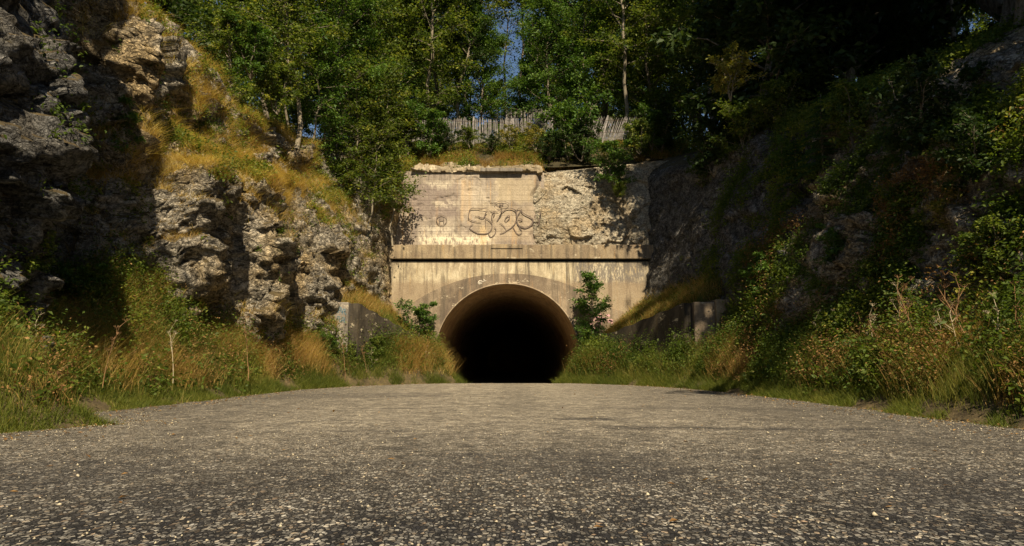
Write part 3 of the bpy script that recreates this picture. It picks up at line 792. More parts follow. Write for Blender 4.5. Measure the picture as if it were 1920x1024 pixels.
# ------------------------------------------------------------------ wing walls
def wing(name, near, far, th, ztn, ztf, label, cat, pier, pm):
    nx0, ny0 = near; fx, fy = far
    d = Vector((fx - nx0, fy - ny0, 0)); L = d.length; d.normalize(); nrm = Vector((d.y, -d.x, 0))
    if (nrm.x < 0) == (nx0 < 0): nrm = -nrm       # points away from the road
    n = 24; V = []; 
    bs = Vector((nx0, ny0, 0))
    e = empty(name, bs, label, cat)
    for k in range(n + 1):
        f = k / n; c = Vector((nx0, ny0, 0)) + d * L * f
        zt = ztn + (ztf - ztn) * (f ** 1.0) + .03 * math.sin(k * 1.7)
        c2 = c - nrm * 0; o2 = c + (-nrm) * -th
        for q in (Vector((c2.x, c2.y, -.8)), Vector((c2.x, c2.y, zt)), Vector((o2.x, o2.y, zt)), Vector((o2.x, o2.y, -.8))): V.append(q)
    Fc = [(0, 1, 2, 3), (4 * n + 3, 4 * n + 2, 4 * n + 1, 4 * n)]
    for k in range(n):
        for q in range(4): q2 = (q + 1) % 4; Fc.append((4 * k + q, 4 * k + q2, 4 * k + 4 + q2, 4 * k + 4 + q))
    me = mesh_py(name, V, Fc, M['conc_shade_dark']); 
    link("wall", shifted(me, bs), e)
    for nm, bx, mt in pier:
        o = link(nm, shifted(boxes([bx], nm, mt), bs), e); bevel(o, .03)
    return e
pl0 = U(602, 566, 27.0); pl1 = U(656, 568, 27.0)
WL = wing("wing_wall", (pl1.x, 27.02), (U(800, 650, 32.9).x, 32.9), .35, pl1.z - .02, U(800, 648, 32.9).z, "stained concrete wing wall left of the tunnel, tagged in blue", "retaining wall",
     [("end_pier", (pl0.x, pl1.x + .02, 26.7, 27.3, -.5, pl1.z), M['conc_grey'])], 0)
pr0 = U(1298, 566, 26.0); pr1 = U(1336, 566, 26.0); pr2 = U(1360, 563, 26.0)
WR = wing("wing_wall", (pr0.x, 26.02), (U(1096, 650, 32.9).x, 32.9), .35, pr0.z - .05, U(1096, 650, 32.9).z, "concrete wing wall right of the tunnel, shade painted into its dark face, with short pale end pier", "retaining wall",
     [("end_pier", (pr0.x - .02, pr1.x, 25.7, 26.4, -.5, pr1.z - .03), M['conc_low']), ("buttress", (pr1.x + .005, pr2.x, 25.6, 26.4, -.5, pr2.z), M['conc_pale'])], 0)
tg_ = []
for k, (x0, y0) in enumerate([(618, 578), (627, 577), (635, 577), (642, 580), (622, 592), (632, 594), (641, 596)]):
    tg_.append(([(x0, y0 + 9), (x0 + 1, y0), (x0 + 5, y0 + 1), (x0 + 4, y0 + 6), (x0 + 7, y0 + 10)], 1.0)); tg_.append(([(x0 - 2, y0 + 5), (x0 + 6, y0 + 4)], .8))
link("blue_tag", shifted(ribbon(tg_, 26.69, .035, M['paint_blue'], "blue_tag"), WL.location), WL)

# earth banks behind the wing walls
def ruled(name, A, B, mat, seed, n=90, m=30):
    V = []
    A = np.array(A); B = np.array(B)
    tA = np.linspace(0, 1, len(A)); 
    for a in np.linspace(0, 1, n):
        pa = np.array([np.interp(a, tA, A[:, c]) for c in range(3)]); pb = np.array([np.interp(a, tA, B[:, c]) for c in range(3)])
        for b in np.linspace(0, 1, m): V.append(pa * (1 - b) + pb * b)
    V = np.array(V); V[:, 2] += .09 * fbm(V * 1.3, 4, seed)
    q = grid_faces(n, m, False); nn, aa = facenrm(V, q)
    if nn[:, 2].mean() < 0: q = q[:, ::-1]; nn = -nn
    tag(link(name, mesh_np(name, V, q, mat, smooth=True)), kind='structure')
    return V, q, nn, aa
WBL = ruled("bank_left", [(pl0.x - .9, 26.9, 2.9), (pl1.x - .1, 27.1, pl1.z - .1), (-4.9, 30, 2.35), (-3.75, 32.95, 1.4)], [(-8, 27.2, 4.0), (-7.4, 28.4, 4.1), (-6.6, 30.8, 3.9), (-5.9, 33.2, 3.4)], M['soil'], 31)
WBR = ruled("bank_right", [(pr2.x + 1.3, 25.9, 3.3), (pr0.x + .1, 26.3, pr0.z - .12), (5.3, 29, 2.35), (3.5, 32.95, 1.5)], [(9, 25.5, 4.6), (8.2, 27.2, 4.7), (7.3, 30, 4.2), (6.2, 33.2, 3.7)], M['soil'], 32)

# ------------------------------------------------------------------ vegetation generators
def blades(P, H, Wd, lean, rg, tint, droop=.4, segs=3, bias=None):
    n = len(P); az = rg.uniform(0, 2 * np.pi, n)
    d = np.stack([np.cos(az), np.sin(az), np.zeros(n)], 1)
    if bias is not None: d = d + np.asarray(bias); d /= np.linalg.norm(d, axis=1)[:, None] + 1e-9
    az2 = rg.uniform(0, 2 * np.pi, n); side = np.stack([np.cos(az2), np.sin(az2), np.zeros(n)], 1)
    ln = np.abs(rg.normal(0, lean, n)); dr = droop * rg.uniform(.2, 1, n)
    vs = []; 
    for k in range(segs + 1):
        f = k / segs
        c = P + d * (H * (ln * f + dr * f * f))[:, None]
        c[:, 2] += H * (f - .45 * dr * f * f * (1 + ln))
        ww = Wd * (1 - f) ** .7 * .5
        if k < segs: vs.append(c - side * ww[:, None]); vs.append(c + side * ww[:, None])
        else: vs.append(c)
    m = 2 * segs + 1
    V = np.stack(vs, 1).reshape(-1, 3)
    b = (np.arange(n) * m)[:, None, None]
    tl = []
    for k in range(segs - 1): tl += [(2 * k, 2 * k + 1, 2 * k + 3), (2 * k, 2 * k + 3, 2 * k + 2)]
    tl.append((2 * segs - 2, 2 * segs - 1, 2 * segs))
    T = (b + np.array(tl)[None]).reshape(-1, 3)
    tt = np.repeat(np.clip(tint, 0, 1), m)
    return V, T, tt

def leaves(P, size, rg, tint, up=.6, outd=None, aspect=.55):
    n = len(P)
    d = rg.normal(0, 1, (n, 3)); d[:, 2] = d[:, 2] * .5 - .15
    if outd is not None: d += outd * 1.0
    d /= np.linalg.norm(d, axis=1)[:, None] + 1e-9
    nm = rg.normal(0, .6, (n, 3)); nm[:, 2] += up * 1.6
    s = np.cross(d, nm); s /= np.linalg.norm(s, axis=1)[:, None] + 1e-9
    nn = np.cross(s, d)
    sz = (size * rg.uniform(.6, 1.3, n))[:, None]
    a = P; tip = P + d * sz - np.array([0, 0, .12]) * sz
    mid = P + d * sz * .45
    l_ = mid + s * sz * aspect * .5 + nn * sz * .10; r_ = mid - s * sz * aspect * .5 + nn * sz * .10
    V = np.stack([a, l_, tip, r_], 1).reshape(-1, 3)
    b = (np.arange(n) * 4)[:, None, None]
    T = (b + np.array([(0, 1, 2), (0, 2, 3)])[None]).reshape(-1, 3)
    return V, T, np.repeat(np.clip(tint, 0, 1), 4)

def cat(parts):
    V = []; T = []; A = []; o = 0
    for v, t_, a in parts: V.append(v); T.append(t_ + o); A.append(a); o += len(v)
    return np.concatenate(V), np.concatenate(T), np.concatenate(A)

def scatter(V, Q, n, A, count, rg, wf):
    c = V[Q].mean(1); w_ = wf(c, n) * A; w_ = np.clip(w_, 0, None); s = w_.sum()
    if s <= 0: return np.zeros((0, 3)), np.zeros((0, 3))
    idx = rg.choice(len(Q), count, p=w_ / s)
    a = rg.random((count, 1)); b = rg.random((count, 1))
    q = V[Q[idx]]
    p = (q[:, 0] * (1 - a) + q[:, 1] * a) * (1 - b) + (q[:, 3] * (1 - a) + q[:, 2] * a) * b
    return p, n[idx]

def tree_meshes(seed, h, cb, cr, nbr, ntw, nlf, leaf, mat, bark, stems=1, tr=.13, up=.45, clump=.28, lean=.05, flat=.7, bare=0.0, shape=.7):
    rg = np.random.default_rng(seed); T = Tubes(); LP = []; LO = []; LT = []
    for s in range(stems):
        az0 = rg.uniform(0, 6.28); sl = lean if stems == 1 else rg.uniform(.15, .5)
        hh = h * (1 if stems == 1 else rg.uniform(.65, 1))
        m = 12; f = np.linspace(0, 1, m)
        wob = np.cumsum(rg.normal(0, .018 * hh, (m, 2)), 0); wob[0] = 0
        path = np.stack([wob[:, 0] + math.cos(az0) * sl * hh * f, wob[:, 1] + math.sin(az0) * sl * hh * f, hh * f], 1)
        r0 = tr * (1 if stems == 1 else .55)
        T.add(path, r0 * (1 - f * .88), 8 if stems == 1 else 5)
        for b in range(nbr // stems):
            tt = cb + (1 - cb) * (b + rg.random()) / (nbr // stems); tt = min(tt, .985)
            p0 = np.array([np.interp(tt, f, path[:, c]) for c in range(3)])
            k = (tt - cb) / (1 - cb); L = cr * (math.sin(math.pi * min(1, (k * .82 + .14)) ** shape) * .9 + .15) * rg.uniform(.65, 1.2) / (1 if stems == 1 else 1.3)
            az = b * 2.4 + rg.normal(0, .4) + az0; el_ = R(rg.uniform(5, 45)) + up * k
            q = 6; g_ = np.linspace(0, 1, q)
            dr = np.array([math.cos(az) * math.cos(el_), math.sin(az) * math.cos(el_), math.sin(el_)])
            bp = p0 + dr * L * g_[:, None] + np.cumsum(rg.normal(0, .035 * L, (q, 3)), 0) * g_[:, None]
            bp[:, 2] += -.10 * L * g_ ** 2
            T.add(bp, max(.012, r0 * .36 * (1 - tt * .6)) * (1 - g_ * .8), 5)
            isbare = rg.random() < bare
            for w_ in range(ntw):
                t2 = .22 + .78 * (w_ + rg.random()) / ntw
                p1 = np.array([np.interp(t2, g_, bp[:, c]) for c in range(3)])
                dv = dr * .6 + rg.normal(0, .7, 3); dv[2] = dv[2] * .5 + .1; dv /= np.linalg.norm(dv)
                L2 = (.22 * L + .25 * min(1, h / 5)) * rg.uniform(.6, 1.3)
                tp = np.stack([p1, p1 + dv * L2 * .5 + rg.normal(0, .03, 3), p1 + dv * L2 + np.array([0, 0, -.06 * L2])])
                T.add(tp, [max(.006, r0 * .07), max(.005, r0 * .05), .003], 4)
                if isbare: continue
                nn_ = int(nlf * rg.uniform(.4, 1.5))
                a = rg.random(nn_)[:, None] * .9 + .2
                q_ = p1 + dv * L2 * a + rg.normal(0, 1, (nn_, 3)) * clump * np.array([1, 1, flat]) * (L2 * .6 + .15 * min(1, h / 3))
                LP.append(q_); LO.append(np.broadcast_to(dv, (nn_, 3))); ct = rg.normal(0, .16)
                LT.append(np.clip(.5 + ct + rg.normal(0, .17, nn_), 0, 1))
    V, TT, A = leaves(np.concatenate(LP), leaf, rg, np.concatenate(LT), .6, np.concatenate(LO) * .6)
    return T.mesh("trunk", bark), mesh_np("crown", V, TT, mat, tint=A)

def place(name, meshes, loc, label, cat_, group=None, rz=0, sc=1.0, tilt=(0, 0)):
    o = empty(name, loc, label, cat_, group, rz); o.scale = (sc, sc, sc); o.rotation_euler = (tilt[0], tilt[1], rz)
    nms = ("trunk", "crown") if "tree" in name or "spruce" in name or "sapling" in name else ("stem", "foliage")
    for nm, me in zip(nms, meshes): link(nm, me, o)
    return o

# wood trees ----------------------------------------------------------------
TV = [
 tree_meshes(11, 14, .30, 3.0, 36, 8, 62, .17, M['leaf'], M['bark_pale'], tr=.13, lean=.02),
 tree_meshes(12, 16, .38, 2.8, 34, 8, 60, .17, M['leaf'], M['bark'], tr=.15, lean=.04),
 tree_meshes(13, 12, .20, 3.2, 38, 8, 70, .16, M['leaf_fresh'], M['bark'], tr=.12, lean=.05),
 tree_meshes(14, 15, .34, 2.6, 32, 8, 60, .17, M['leaf_dark'], M['bark_pale'], tr=.12, lean=.02),
 tree_meshes(15, 11, .12, 3.4, 40, 8, 70, .16, M['leaf'], M['bark'], tr=.12, lean=.04),
 tree_meshes(16, 17, .45, 2.2, 26, 6, 20, .15, M['leaf'], M['bark_pale'], tr=.10, lean=.02, bare=.35),
]
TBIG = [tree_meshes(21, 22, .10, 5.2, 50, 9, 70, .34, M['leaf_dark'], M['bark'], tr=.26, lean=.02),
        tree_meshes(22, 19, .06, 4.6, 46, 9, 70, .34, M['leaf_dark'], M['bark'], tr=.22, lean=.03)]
def hz(x, y): return float(hill(x, y)) - .15
WG = "trees of the wood above the tunnel"
wood = [  # px, Y, variant, scale, label
 (806, 38.6, 0, .95, "slim pale trunked tree behind the left part of the paling fence"),
 (842, 39.6, 3, .95, "pale straight trunked tree rising behind the middle of the left fence"),
 (885, 42.0, 1, .92, "tree with a slanting bare limb left of the blue sky gap"),
 (760, 38.4, 4, .95, "bushy low crowned tree over the left end of the fence"),
 (700, 36.5, 1, .90, "dark tree above the rock left of the upper wall"),
 (930, 46.5, 5, .95, "thin tree standing open against the blue sky gap, left one"),
 (962, 44.5, 5, 1.02, "tall thin trunk against the blue sky in the middle of the wood"),
 (1000, 47.5, 5, .90, "thin tree just right of the blue sky gap"),
 (1012, 39.5, 2, .80, "bright green tree right above the gap in the paling fence"),
 (920, 40.5, 2, .72, "low fresh green tree behind the right end of the left fence"),
 (1060, 41.5, 1, .95, "tree with forked bare branches right of the sky gap"),
 (1110, 40.0, 2, .95, "bright green leafy tree behind the big shrub on the wall top"),
 (1195, 38.0, 0, .95, "tree with a long pale bare trunk right of the leaning fence"),
 (1160, 44.0, 1, 1.0, "tall tree between the leaning fence and the pale trunk"),
 (1250, 39.0, 4, 1.0, "broad yellowish green tree right of the pale trunk"),
 (1320, 35.0, 1, .95, "shaded tree at the upper edge of the right cliff"),
 (650, 33.0, 4, .85, "leafy tree above the grassy left ridge nearest the portal"),
 (590, 31.0, 2, .90, "light green slender tree at the top of the left ridge"),
 (1345, 41.0, 1, 1.0, "dark tree filling the gap behind the right cliff top"), (1300, 44.0, 4, 1.1, "bushy tree far behind the yellowish one right of the pale trunk"), (612, 38.0, 4, 1.0, "bushy tree closing the gap behind the lower left ridge"), (640, 43.0, 1, 1.0, "tall tree behind the bushy one over the left ridge"),
 (545, 27.5, 0, .80, "small tree with a leaning pale stem behind the dry grass ridge"),
]
for px, Y, v, sc, lb in wood:
    x = (px - 960) / F * Y * 1.0
    z = hz(x, Y) if Y > 34.8 else (hz(x, Y) if abs(x) > 15 else float(np.interp(abs(x), [7, 10, 18], [8.2, 10.0, 11.8])))
    place("deciduous_tree", TV[v], (x, Y, z), lb, "tree", WG, rz=px * .37, sc=sc)
rg0 = random.Random(5)
for row, (Y, step) in enumerate([(43.5, 4.0), (50, 4.2), (57, 4.4), (66, 5.0)]):
    x = -34 + row
    while x < 36:
        xx = x + rg0.uniform(-1, 1); yy = Y + rg0.uniform(-1.6, 1.6)
        px = 960 + F * xx / yy
        if not (880 < px < 1010):
            v = rg0.choice([0, 1, 3, 4, 2, 1]); place("deciduous_tree", TV[v], (xx, yy, hz(xx, yy)), "tree deep in the wood behind the paling fence", "tree", "trees deep in the wood", rz=rg0.uniform(0, 6), sc=rg0.uniform(.95, 1.3))
        else:
            place("deciduous_tree", TV[rg0.choice([2, 4])], (xx, yy, hz(xx, yy)), "low tree at the foot of the blue sky gap in the wood", "tree", "low trees under the sky gap", rz=rg0.uniform(0, 6), sc=rg0.uniform(.42, .5))
        x += step

# tall dark trees along the right rim; the near ones, out of view, are added to shade the slope
right_big = [(10.8, 27.4, 1, .82), (14.2, 20.5, 0, .82), (14.2, 15, 1, .82), (16.8, 8.5, 0, 1.3), (13.7, 12.4, 1, .85), (19.8, 0.5, 0, 1.6), (12.6, 17.5, 1, .6), (15, 29, 0, .9), (20.5, 38, 1, 1.0), (16.5, 34, 0, .9), (20, 14, 0, 1.35), (10.2, 31.5, 1, .5), (18.5, 24, 0, 1.3), (19, 31, 1, 1.1), (25, 6, 1, 1.7)]
lbr = ["dark shaded tree at the top of the right cliff close to the portal", "dark tree on the right cliff rim above the small spruce", "black shaded tree on the right rim above the brown rocks", "huge unseen tree added high above the right road edge for shade", "unseen dark tree added over the middle of the right slope for shade", "tallest unseen tree, added at the near end of the right rim for shade", "small dark tree in front of the right rim shade", "dark tree set back from the rim behind the yellowish tree on the right", "dark tree far behind the right cliff top", "dark tree behind the first rim tree near the portal", "tree behind the dark rim trees halfway to the top right corner", "small tree at the inner corner of the right cliff and the wall top", "dark tree set back behind the middle of the right rim", "dark tree behind the portal end of the right rim", "unseen dark tree added behind the top right corner for shade"]
for k, (x, y, v, sc) in enumerate(right_big):
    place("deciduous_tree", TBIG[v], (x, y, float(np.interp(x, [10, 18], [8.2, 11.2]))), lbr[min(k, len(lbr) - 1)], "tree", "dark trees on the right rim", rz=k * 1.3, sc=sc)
left_big = [(-11.9, 8.5, 1, 1.0), (-12.8, 12.8, 1, .62), (-13.2, 17.2, 0, .5), (-11.4, 4.0, 0, .92), (-15, 15, 1, .8), (-16, 21, 0, .85), (-15.5, 3, 0, .9), (-15, 28, 1, .8), (-13.5, -4, 0, 1.1), (-12.4, 14.6, 1, .42)]  # near ones out of view and the gully tree are added for shade
for k, (x, y, v, sc) in enumerate(left_big):
    place("deciduous_tree", TBIG[v], (x, y, float(np.interp(-x, [10, 18], [8.8, 11.2]))), ["unseen dark tree added above the grey rock pillar to shade it", "unseen dark tree added above the left gully to shade it", "small dark tree at the back of the gully", "unseen dark tree added above the near left rocks for shade",
        "dark tree behind the gully on the left plateau", "dark tree behind the grassy ridge top", "tall dark tree set back from the near left rocks", "dark tree behind the middle of the left ridge", "nearest dark tree on the left rim", "dark tree added to darken the throat of the left gully"][k], "tree", "dark trees on the left rim", rz=k * 1.9 + .5, sc=sc)

# shrubs ----------------------------------------------------------------
SH = [tree_meshes(31, 2.2, .12, 1.0, 30, 6, 26, .12, M['leaf_fresh'], M['bark'], stems=5, tr=.05),
      tree_meshes(32, 2.4, .10, 1.1, 30, 6, 26, .12, M['leaf'], M['bark'], stems=5, tr=.05),
      tree_meshes(33, 1.8, .15, .9, 26, 6, 22, .11, M['leaf_yellow'], M['bark_pale'], stems=4, tr=.045, bare=.35),
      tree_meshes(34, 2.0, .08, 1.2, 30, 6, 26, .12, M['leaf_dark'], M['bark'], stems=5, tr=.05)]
SAP = [tree_meshes(41, 4.6, .30, 1.15, 26, 6, 26, .13, M['leaf'], M['bark_pale'], tr=.045, lean=.10),
       tree_meshes(42, 3.2, .18, .85, 24, 6, 26, .13, M['leaf_fresh'], M['bark'], tr=.035, lean=.06),
       tree_meshes(43, 5.6, .22, 1.1, 28, 6, 24, .13, M['leaf_fresh'], M['bark_pale'], tr=.045, lean=.03, shape=.9),
       tree_meshes(44, 6.0, .15, 1.4, 32, 7, 24, .14, M['leaf'], M['bark_pale'], tr=.05, lean=.05)]
from mathutils.bvhtree import BVHTree
_bv = [BVHTree.FromPolygons(v_.tolist(), f_.tolist()) for v_, f_ in ((PLv, FL), (PRv, FR), (BL[0], BL[1]), (BR[0], BR[1]))]
def at(px, py, Y):
    # rest the plant on the rock or bank that stands there
    if Y > 30.2: return U(px, py, Y)
    o = Vector((0, 0, CAMH)); d = (U(px, py, 10) - o).normalized(); best = None
    for b in _bv:
        h = b.ray_cast(o, d)
        if h[0] is not None and (best is None or h[3] < best[1]): best = (h[0], h[3])
    if best is None: return U(px, py, Y)
    return best[0] + d * .12 - Vector((0, 0, .05))
shr = [ (612, 672, 26, 0, .42, "low bush in front of the tagged end pier"), (700, 668, 27, 1, .4, "low bush at the foot of the left wing wall"), (1222, 282, 35.3, 0, .9, "green bush on the wall top above the shaded end of the rock face"), (1240, 285, 35.3, 3, 1.1, "dark bush at the inner corner of the right cliff top"),
 (880, 278, 35.8, 1, .55, "small bush leaning on the middle of the left fence"), (960, 282, 35.8, 2, .75, "yellowing bush at the right end of the left fence"), (1005, 285, 35.4, 2, .8, "golden leaved bush between the two fences"),
 (838, 285, 35.6, 3, .6, "dark bush at the foot of the left fence"), (725, 300, 34.8, 0, 1.2, "tall bush at the left end of the fence"), (1135, 300, 34.7, 2, .5, "yellow green bush under the leaning fence"),
 (788, 655, 31.6, 0, .88, "bushy dark green shrub left of the tunnel mouth"), (1098, 668, 31.4, 0, .55, "low bush at the foot of the sapling right of the tunnel mouth"),
 # px, py(base), Y, variant, scale, name, label
 (1065, 300, 35.2, 0, 1.45, "bright green shrub on the wall top right of the coping"),
 (1030, 302, 34.8, 3, .62, "small dark shrub below the bright green one on the wall top"),
 (1090, 303, 34.6, 3, .95, "dark rounded shrub at the upper edge of the pale rock face"),
 (1200, 290, 34.2, 1, .8, "shrub at the shaded right end of the wall top"),
 (1150, 352, 33.2, 0, .98, "green shrub growing out of the pale rock face"),
 (1160, 372, 32.9, 1, .38, "small low tuft shrub hanging in the pale rock face"),
 (806, 298, 34.9, 0, 1.1, "green shrub in front of the left end of the fence"),
 (765, 292, 34.6, 1, 1.15, "larger shrub left of the coping under the fence"),
 (922, 282, 35.6, 3, .42, "small dark bush on the ledge below the fence"),
 (245, 300, 17.6, 0, .62, "bright broad leaved shrub on the edge of the dark gully"),
 (470, 150, 24.8, 0, .9, "green bush among dry grass high on the left ridge"),
 (520, 215, 26.0, 1, .9, "green bush midway down the crest of the left ridge"),
 (560, 255, 27.6, 0, .8, "green bush on the lower crest of the left ridge"),
 (430, 110, 24.2, 1, .8, "topmost bush on the grassy left ridge"),
 (1370, 190, 24.0, 2, 1.0, "yellowing shrub with bare white twigs on the dark right slope"),
 (1400, 290, 22.0, 1, 1.1, "green bush under the yellowing shrub on the right slope"),
 (1340, 330, 24.5, 3, 1.2, "dark bush on the shaded slab near the portal"),
 (1460, 250, 20.5, 1, 1.0, "dim bush left of the young spruce on the right slope"),
 (1470, 340, 19.5, 0, .6, "green bush below the young spruce"),
 (1600, 280, 18.0, 1, .9, "bush above the rocks right of the young spruce"),
 (1570, 500, 16.5, 0, .5, "bright green bush low among the rocks on the right"),
 (1430, 560, 19.0, 0, .62, "small bush beside the right wing wall pier"),
 (1700, 430, 15.5, 1, .6, "olive bush on the right slope above the dead stalks"),
 (1790, 440, 14.5, 2, .6, "yellow green bush on the right slope near the picture edge"),
 (1840, 360, 14.0, 3, .75, "dark bush high on the right slope near the picture edge"),
 (1740, 300, 16.0, 3, 1.1, "dark bush on the rocks at the upper right"),
 (1880, 520, 12.5, 1, .55, "bush at the right picture edge above the verge"),
 (1660, 560, 14.5, 1, .45, "bush behind the tallest dead stalks"),
 (50, 540, 13.5, 1, .55, "leafy bush at the foot of the grey rock pillar"),
 (150, 590, 14.0, 0, .5, "low green bush below the dark gully"),
 (640, 370, 29.5, 1, .9, "bush on the rock edge between ridge and portal"),
]
for px, py, Y, v, sc, lb in shr:
    place("shrub", SH[v], at(px, py, Y), lb, "shrub", "shrubs on the rocks", rz=px * .71, sc=sc)
sap = [
 (736, 462, 31.6, 0, 1.00, "young tree leaning over the rock beside the left of the upper wall"),
 (1113, 648, 31.8, 1, .92, "green sapling right of the tunnel mouth against the pink graffiti"),
 (622, 345, 29.5, 2, .95, "slender young tree with pale stem on the left ridge beside the dark wood"),
 (540, 235, 27.5, 3, .95, "young tree with layered leaves behind the upper left ridge"),
 (690, 420, 30.8, 3, .80, "young dark green tree at the rock top left of the portal"),
 (590, 290, 29.5, 2, 1.0, "second slender young tree up the left ridge"),
 (665, 350, 31.5, 3, .95, "leafy young tree between the ridge and the leaning young tree"),
 (720, 350, 33.5, 3, .9, "young tree behind the leaning one by the upper wall"),
]
for px, py, Y, v, sc, lb in sap:
    place("sapling_tree", SAP[v], at(px, py, Y), lb, "young tree", "young trees around the portal", rz=px * 1.31, sc=sc)

# young spruce
def spruce(seed, h):
    rg = np.random.default_rng(seed); T = Tubes(); P = []; O = []; TT = []
    T.add([(0, 0, 0), (0, 0, h * .5), (.02, 0, h)], [.05, .03, .006], 6)
    for k in range(46):
        f = (k + .5) / 46; z = h * (.08 + .9 * f); L = .95 * (1 - f) ** .8 * h * .34 + .08; az = k * 2.4
        g_ = np.linspace(0, 1, 6); dr = np.array([math.cos(az), math.sin(az), 0])
        bp = np.array([0, 0, z]) + dr * L * g_[:, None]; bp[:, 2] += L * (.10 * g_ - .32 * g_ ** 2)
        T.add(bp, .012 * (1 - .7 * g_), 4)
        n_ = int(60 + 380 * L); t_ = rg.random(n_) ** .8
        c_ = np.stack([np.interp(t_, g_, bp[:, q]) for q in range(3)], 1)
        sd_ = np.array([-dr[1], dr[0], 0]); s_ = rg.normal(0, .14, n_) * L * (1.1 - t_)
        c_ += sd_ * s_[:, None]; c_[:, 2] -= np.abs(s_) * .25
        P.append(c_); O.append(dr + sd_ * np.sign(s_)[:, None] * .8); TT.append(rg.uniform(.2, .9, n_))
    V, Tt, A = leaves(np.concatenate(P), .075, rg, np.concatenate(TT), .8, np.concatenate(O) * 1.4, .22)
    return T.mesh("trunk", M['bark']), mesh_np("needles", V, Tt, M['needle'], tint=A)
SPR = spruce(5, 3.0)
for (px, py, Y, sc, lb) in [(1545, 330, 18.5, .85, "young spruce standing on the right slope above the pale rocks"), (1495, 365, 19.0, .62, "smaller young spruce left of the taller one on the right slope")]:
    o = place("young_spruce", SPR, at(px, py, Y), lb, "spruce", "young spruces on the right slope", sc=sc)

# ------------------------------------------------------------------ grass and weeds
rg = np.random.default_rng(99)
SL = (PLv, FL, nl, al); SR = (PRv, FR, nr, ar)
def patch(c, s, sd, th=0.0, k=4): return np.clip(.5 + k * (fbm(c * s, 3, sd) - th), 0, 1)
def dens(y): return np.interp(y, [-3, 2, 6, 12, 20, 33], [0, .15, 1.2, 1.4, 1.2, 1.3])

def stuff(name, V, T, A, mat): return tag(link(name, mesh_np(name, V, T, mat, tint=A)), kind='stuff')
# short grass along the road edges (green)
parts = []
for (B, e_) in ((BL, le), (BR, re_)):
    P_, n_ = scatter(*B, 56000, rg, lambda c, n, e_=e_: dens(c[:, 1]) * np.exp(-np.abs(c[:, 0] - e_(c[:, 1])) / .7) * patch(c, 1.5, 3, -.1))
    parts.append(blades(P_, rg.uniform(.06, .22, len(P_)) * np.interp(P_[:, 1], [18, 24], [1, 1.7]), rg.uniform(.006, .014, len(P_)), .5, rg, .42 + .25 * fbm(P_ * .9, 3, 5) + rg.normal(0, .15, len(P_)), .5, 2))
V, T, A = cat(parts); stuff("short_grass", V, T, A, M['grass'])
# tall green-yellow grass on the verges
parts = []
for B, cnt, e_ in ((BL, 52000, le), (BR, 56000, re_)):
    P_, n_ = scatter(*B, cnt, rg, lambda c, n, e_=e_: dens(c[:, 1]) * np.clip((np.abs(c[:, 0] - e_(c[:, 1])) - .15) / .5, 0, 1) * patch(c, .9, 13, -.1))
    hgt = rg.uniform(.25, 1.05, len(P_)) * (.75 + .6 * fbm(P_ * .8, 3, 8)) * np.maximum(np.interp(np.abs(P_[:, 0] - e_(P_[:, 1])), [.1, .9], [.45, 1.1]), np.interp(P_[:, 1], [27, 29], [0, .65]))
    parts.append(blades(P_, hgt, rg.uniform(.004, .010, len(P_)), .26, rg, .5 + .6 * fbm(P_ * .7, 3, 21) + rg.normal(0, .22, len(P_)), .45))
for B, cnt in ((WBL, 9000), (WBR, 14000)):
    P_, n_ = scatter(*B, cnt, rg, lambda c, n: np.ones(len(c)))
    parts.append(blades(P_, rg.uniform(.12, .45, len(P_)), rg.uniform(.010, .02, len(P_)), .25, rg, .55 + .5 * fbm(P_ * .7, 3, 21) + rg.normal(0, .15, len(P_)), .5))
V, T, A = cat(parts); stuff("tall_grass", V, T, A, M['grass'])
# dry golden grass: left verge top, ridge crest, ledges, bank tops
parts = []
P_, n_ = scatter(*BL, 70000, rg, lambda c, n: dens(c[:, 1]) * np.clip((np.abs(c[:, 0] - le(c[:, 1])) - .3) / .6, 0, 1) * patch(c, .75, 43, .0, 6) * np.interp(c[:, 1], [8, 12, 15, 18], [.2, .4, 1.1, 1.5]))
parts.append(blades(P_, rg.uniform(.35, .95, len(P_)), rg.uniform(.005, .012, len(P_)), .28, rg, .45 + .35 * fbm(P_ * .8, 3, 22) + rg.normal(0, .2, len(P_)), .6))
P_, n_ = scatter(*BR, 15000, rg, lambda c, n: dens(c[:, 1]) * np.clip((np.abs(c[:, 0] - re_(c[:, 1])) - .3) / .6, 0, 1) * patch(c, .7, 44, .1))
parts.append(blades(P_, rg.uniform(.4, 1.0, len(P_)), rg.uniform(.005, .012, len(P_)), .2, rg, .35 + .35 * fbm(P_ * .8, 3, 23) + rg.normal(0, .2, len(P_)), .5))
def wcl(c, n):   # cliff left: ledges and the ridge crest
    led = np.clip((n[:, 2] - .38) / .25, 0, 1)
    y = c[:, 1]; z = c[:, 2]
    crest = np.clip((z - np.interp(y, [15, 18, 22, 26, 30, 33], [9.0, 8.2, 6.7, 5.9, 6.1, 7.6])) / .8, 0, 1)
    ledge2 = np.exp(-((z - np.interp(y, [17, 20, 23], [5.6, 6.5, 6.8])) / .75) ** 2) * ((y > 16.8) & (y < 27))
    low = (z < 2.6) * .8
    rim_ = np.clip(patch(c, .35, 57, .03, 6), 0, 1)
    return (led * .5 * rim_ + crest * 2.2 * patch(c, .8, 55, -.15) + ledge2 * 4.5 + low) * (y > 14.2) * np.clip(n[:, 2] + .75, 0, 1) * (z < 12.6) * np.interp(np.abs(c[:, 0]), [11, 14], [1, .15])
P_, n_ = scatter(*SL, 185000, rg, lambda c, n: wcl(c, n) * np.clip(.45 + 5 * (fbm(c * 2.6, 2, 301) - .02), .04, 1.5))
hgt = rg.uniform(.15, .6, len(P_)) * (.8 + .5 * fbm(P_ * .9, 3, 66))
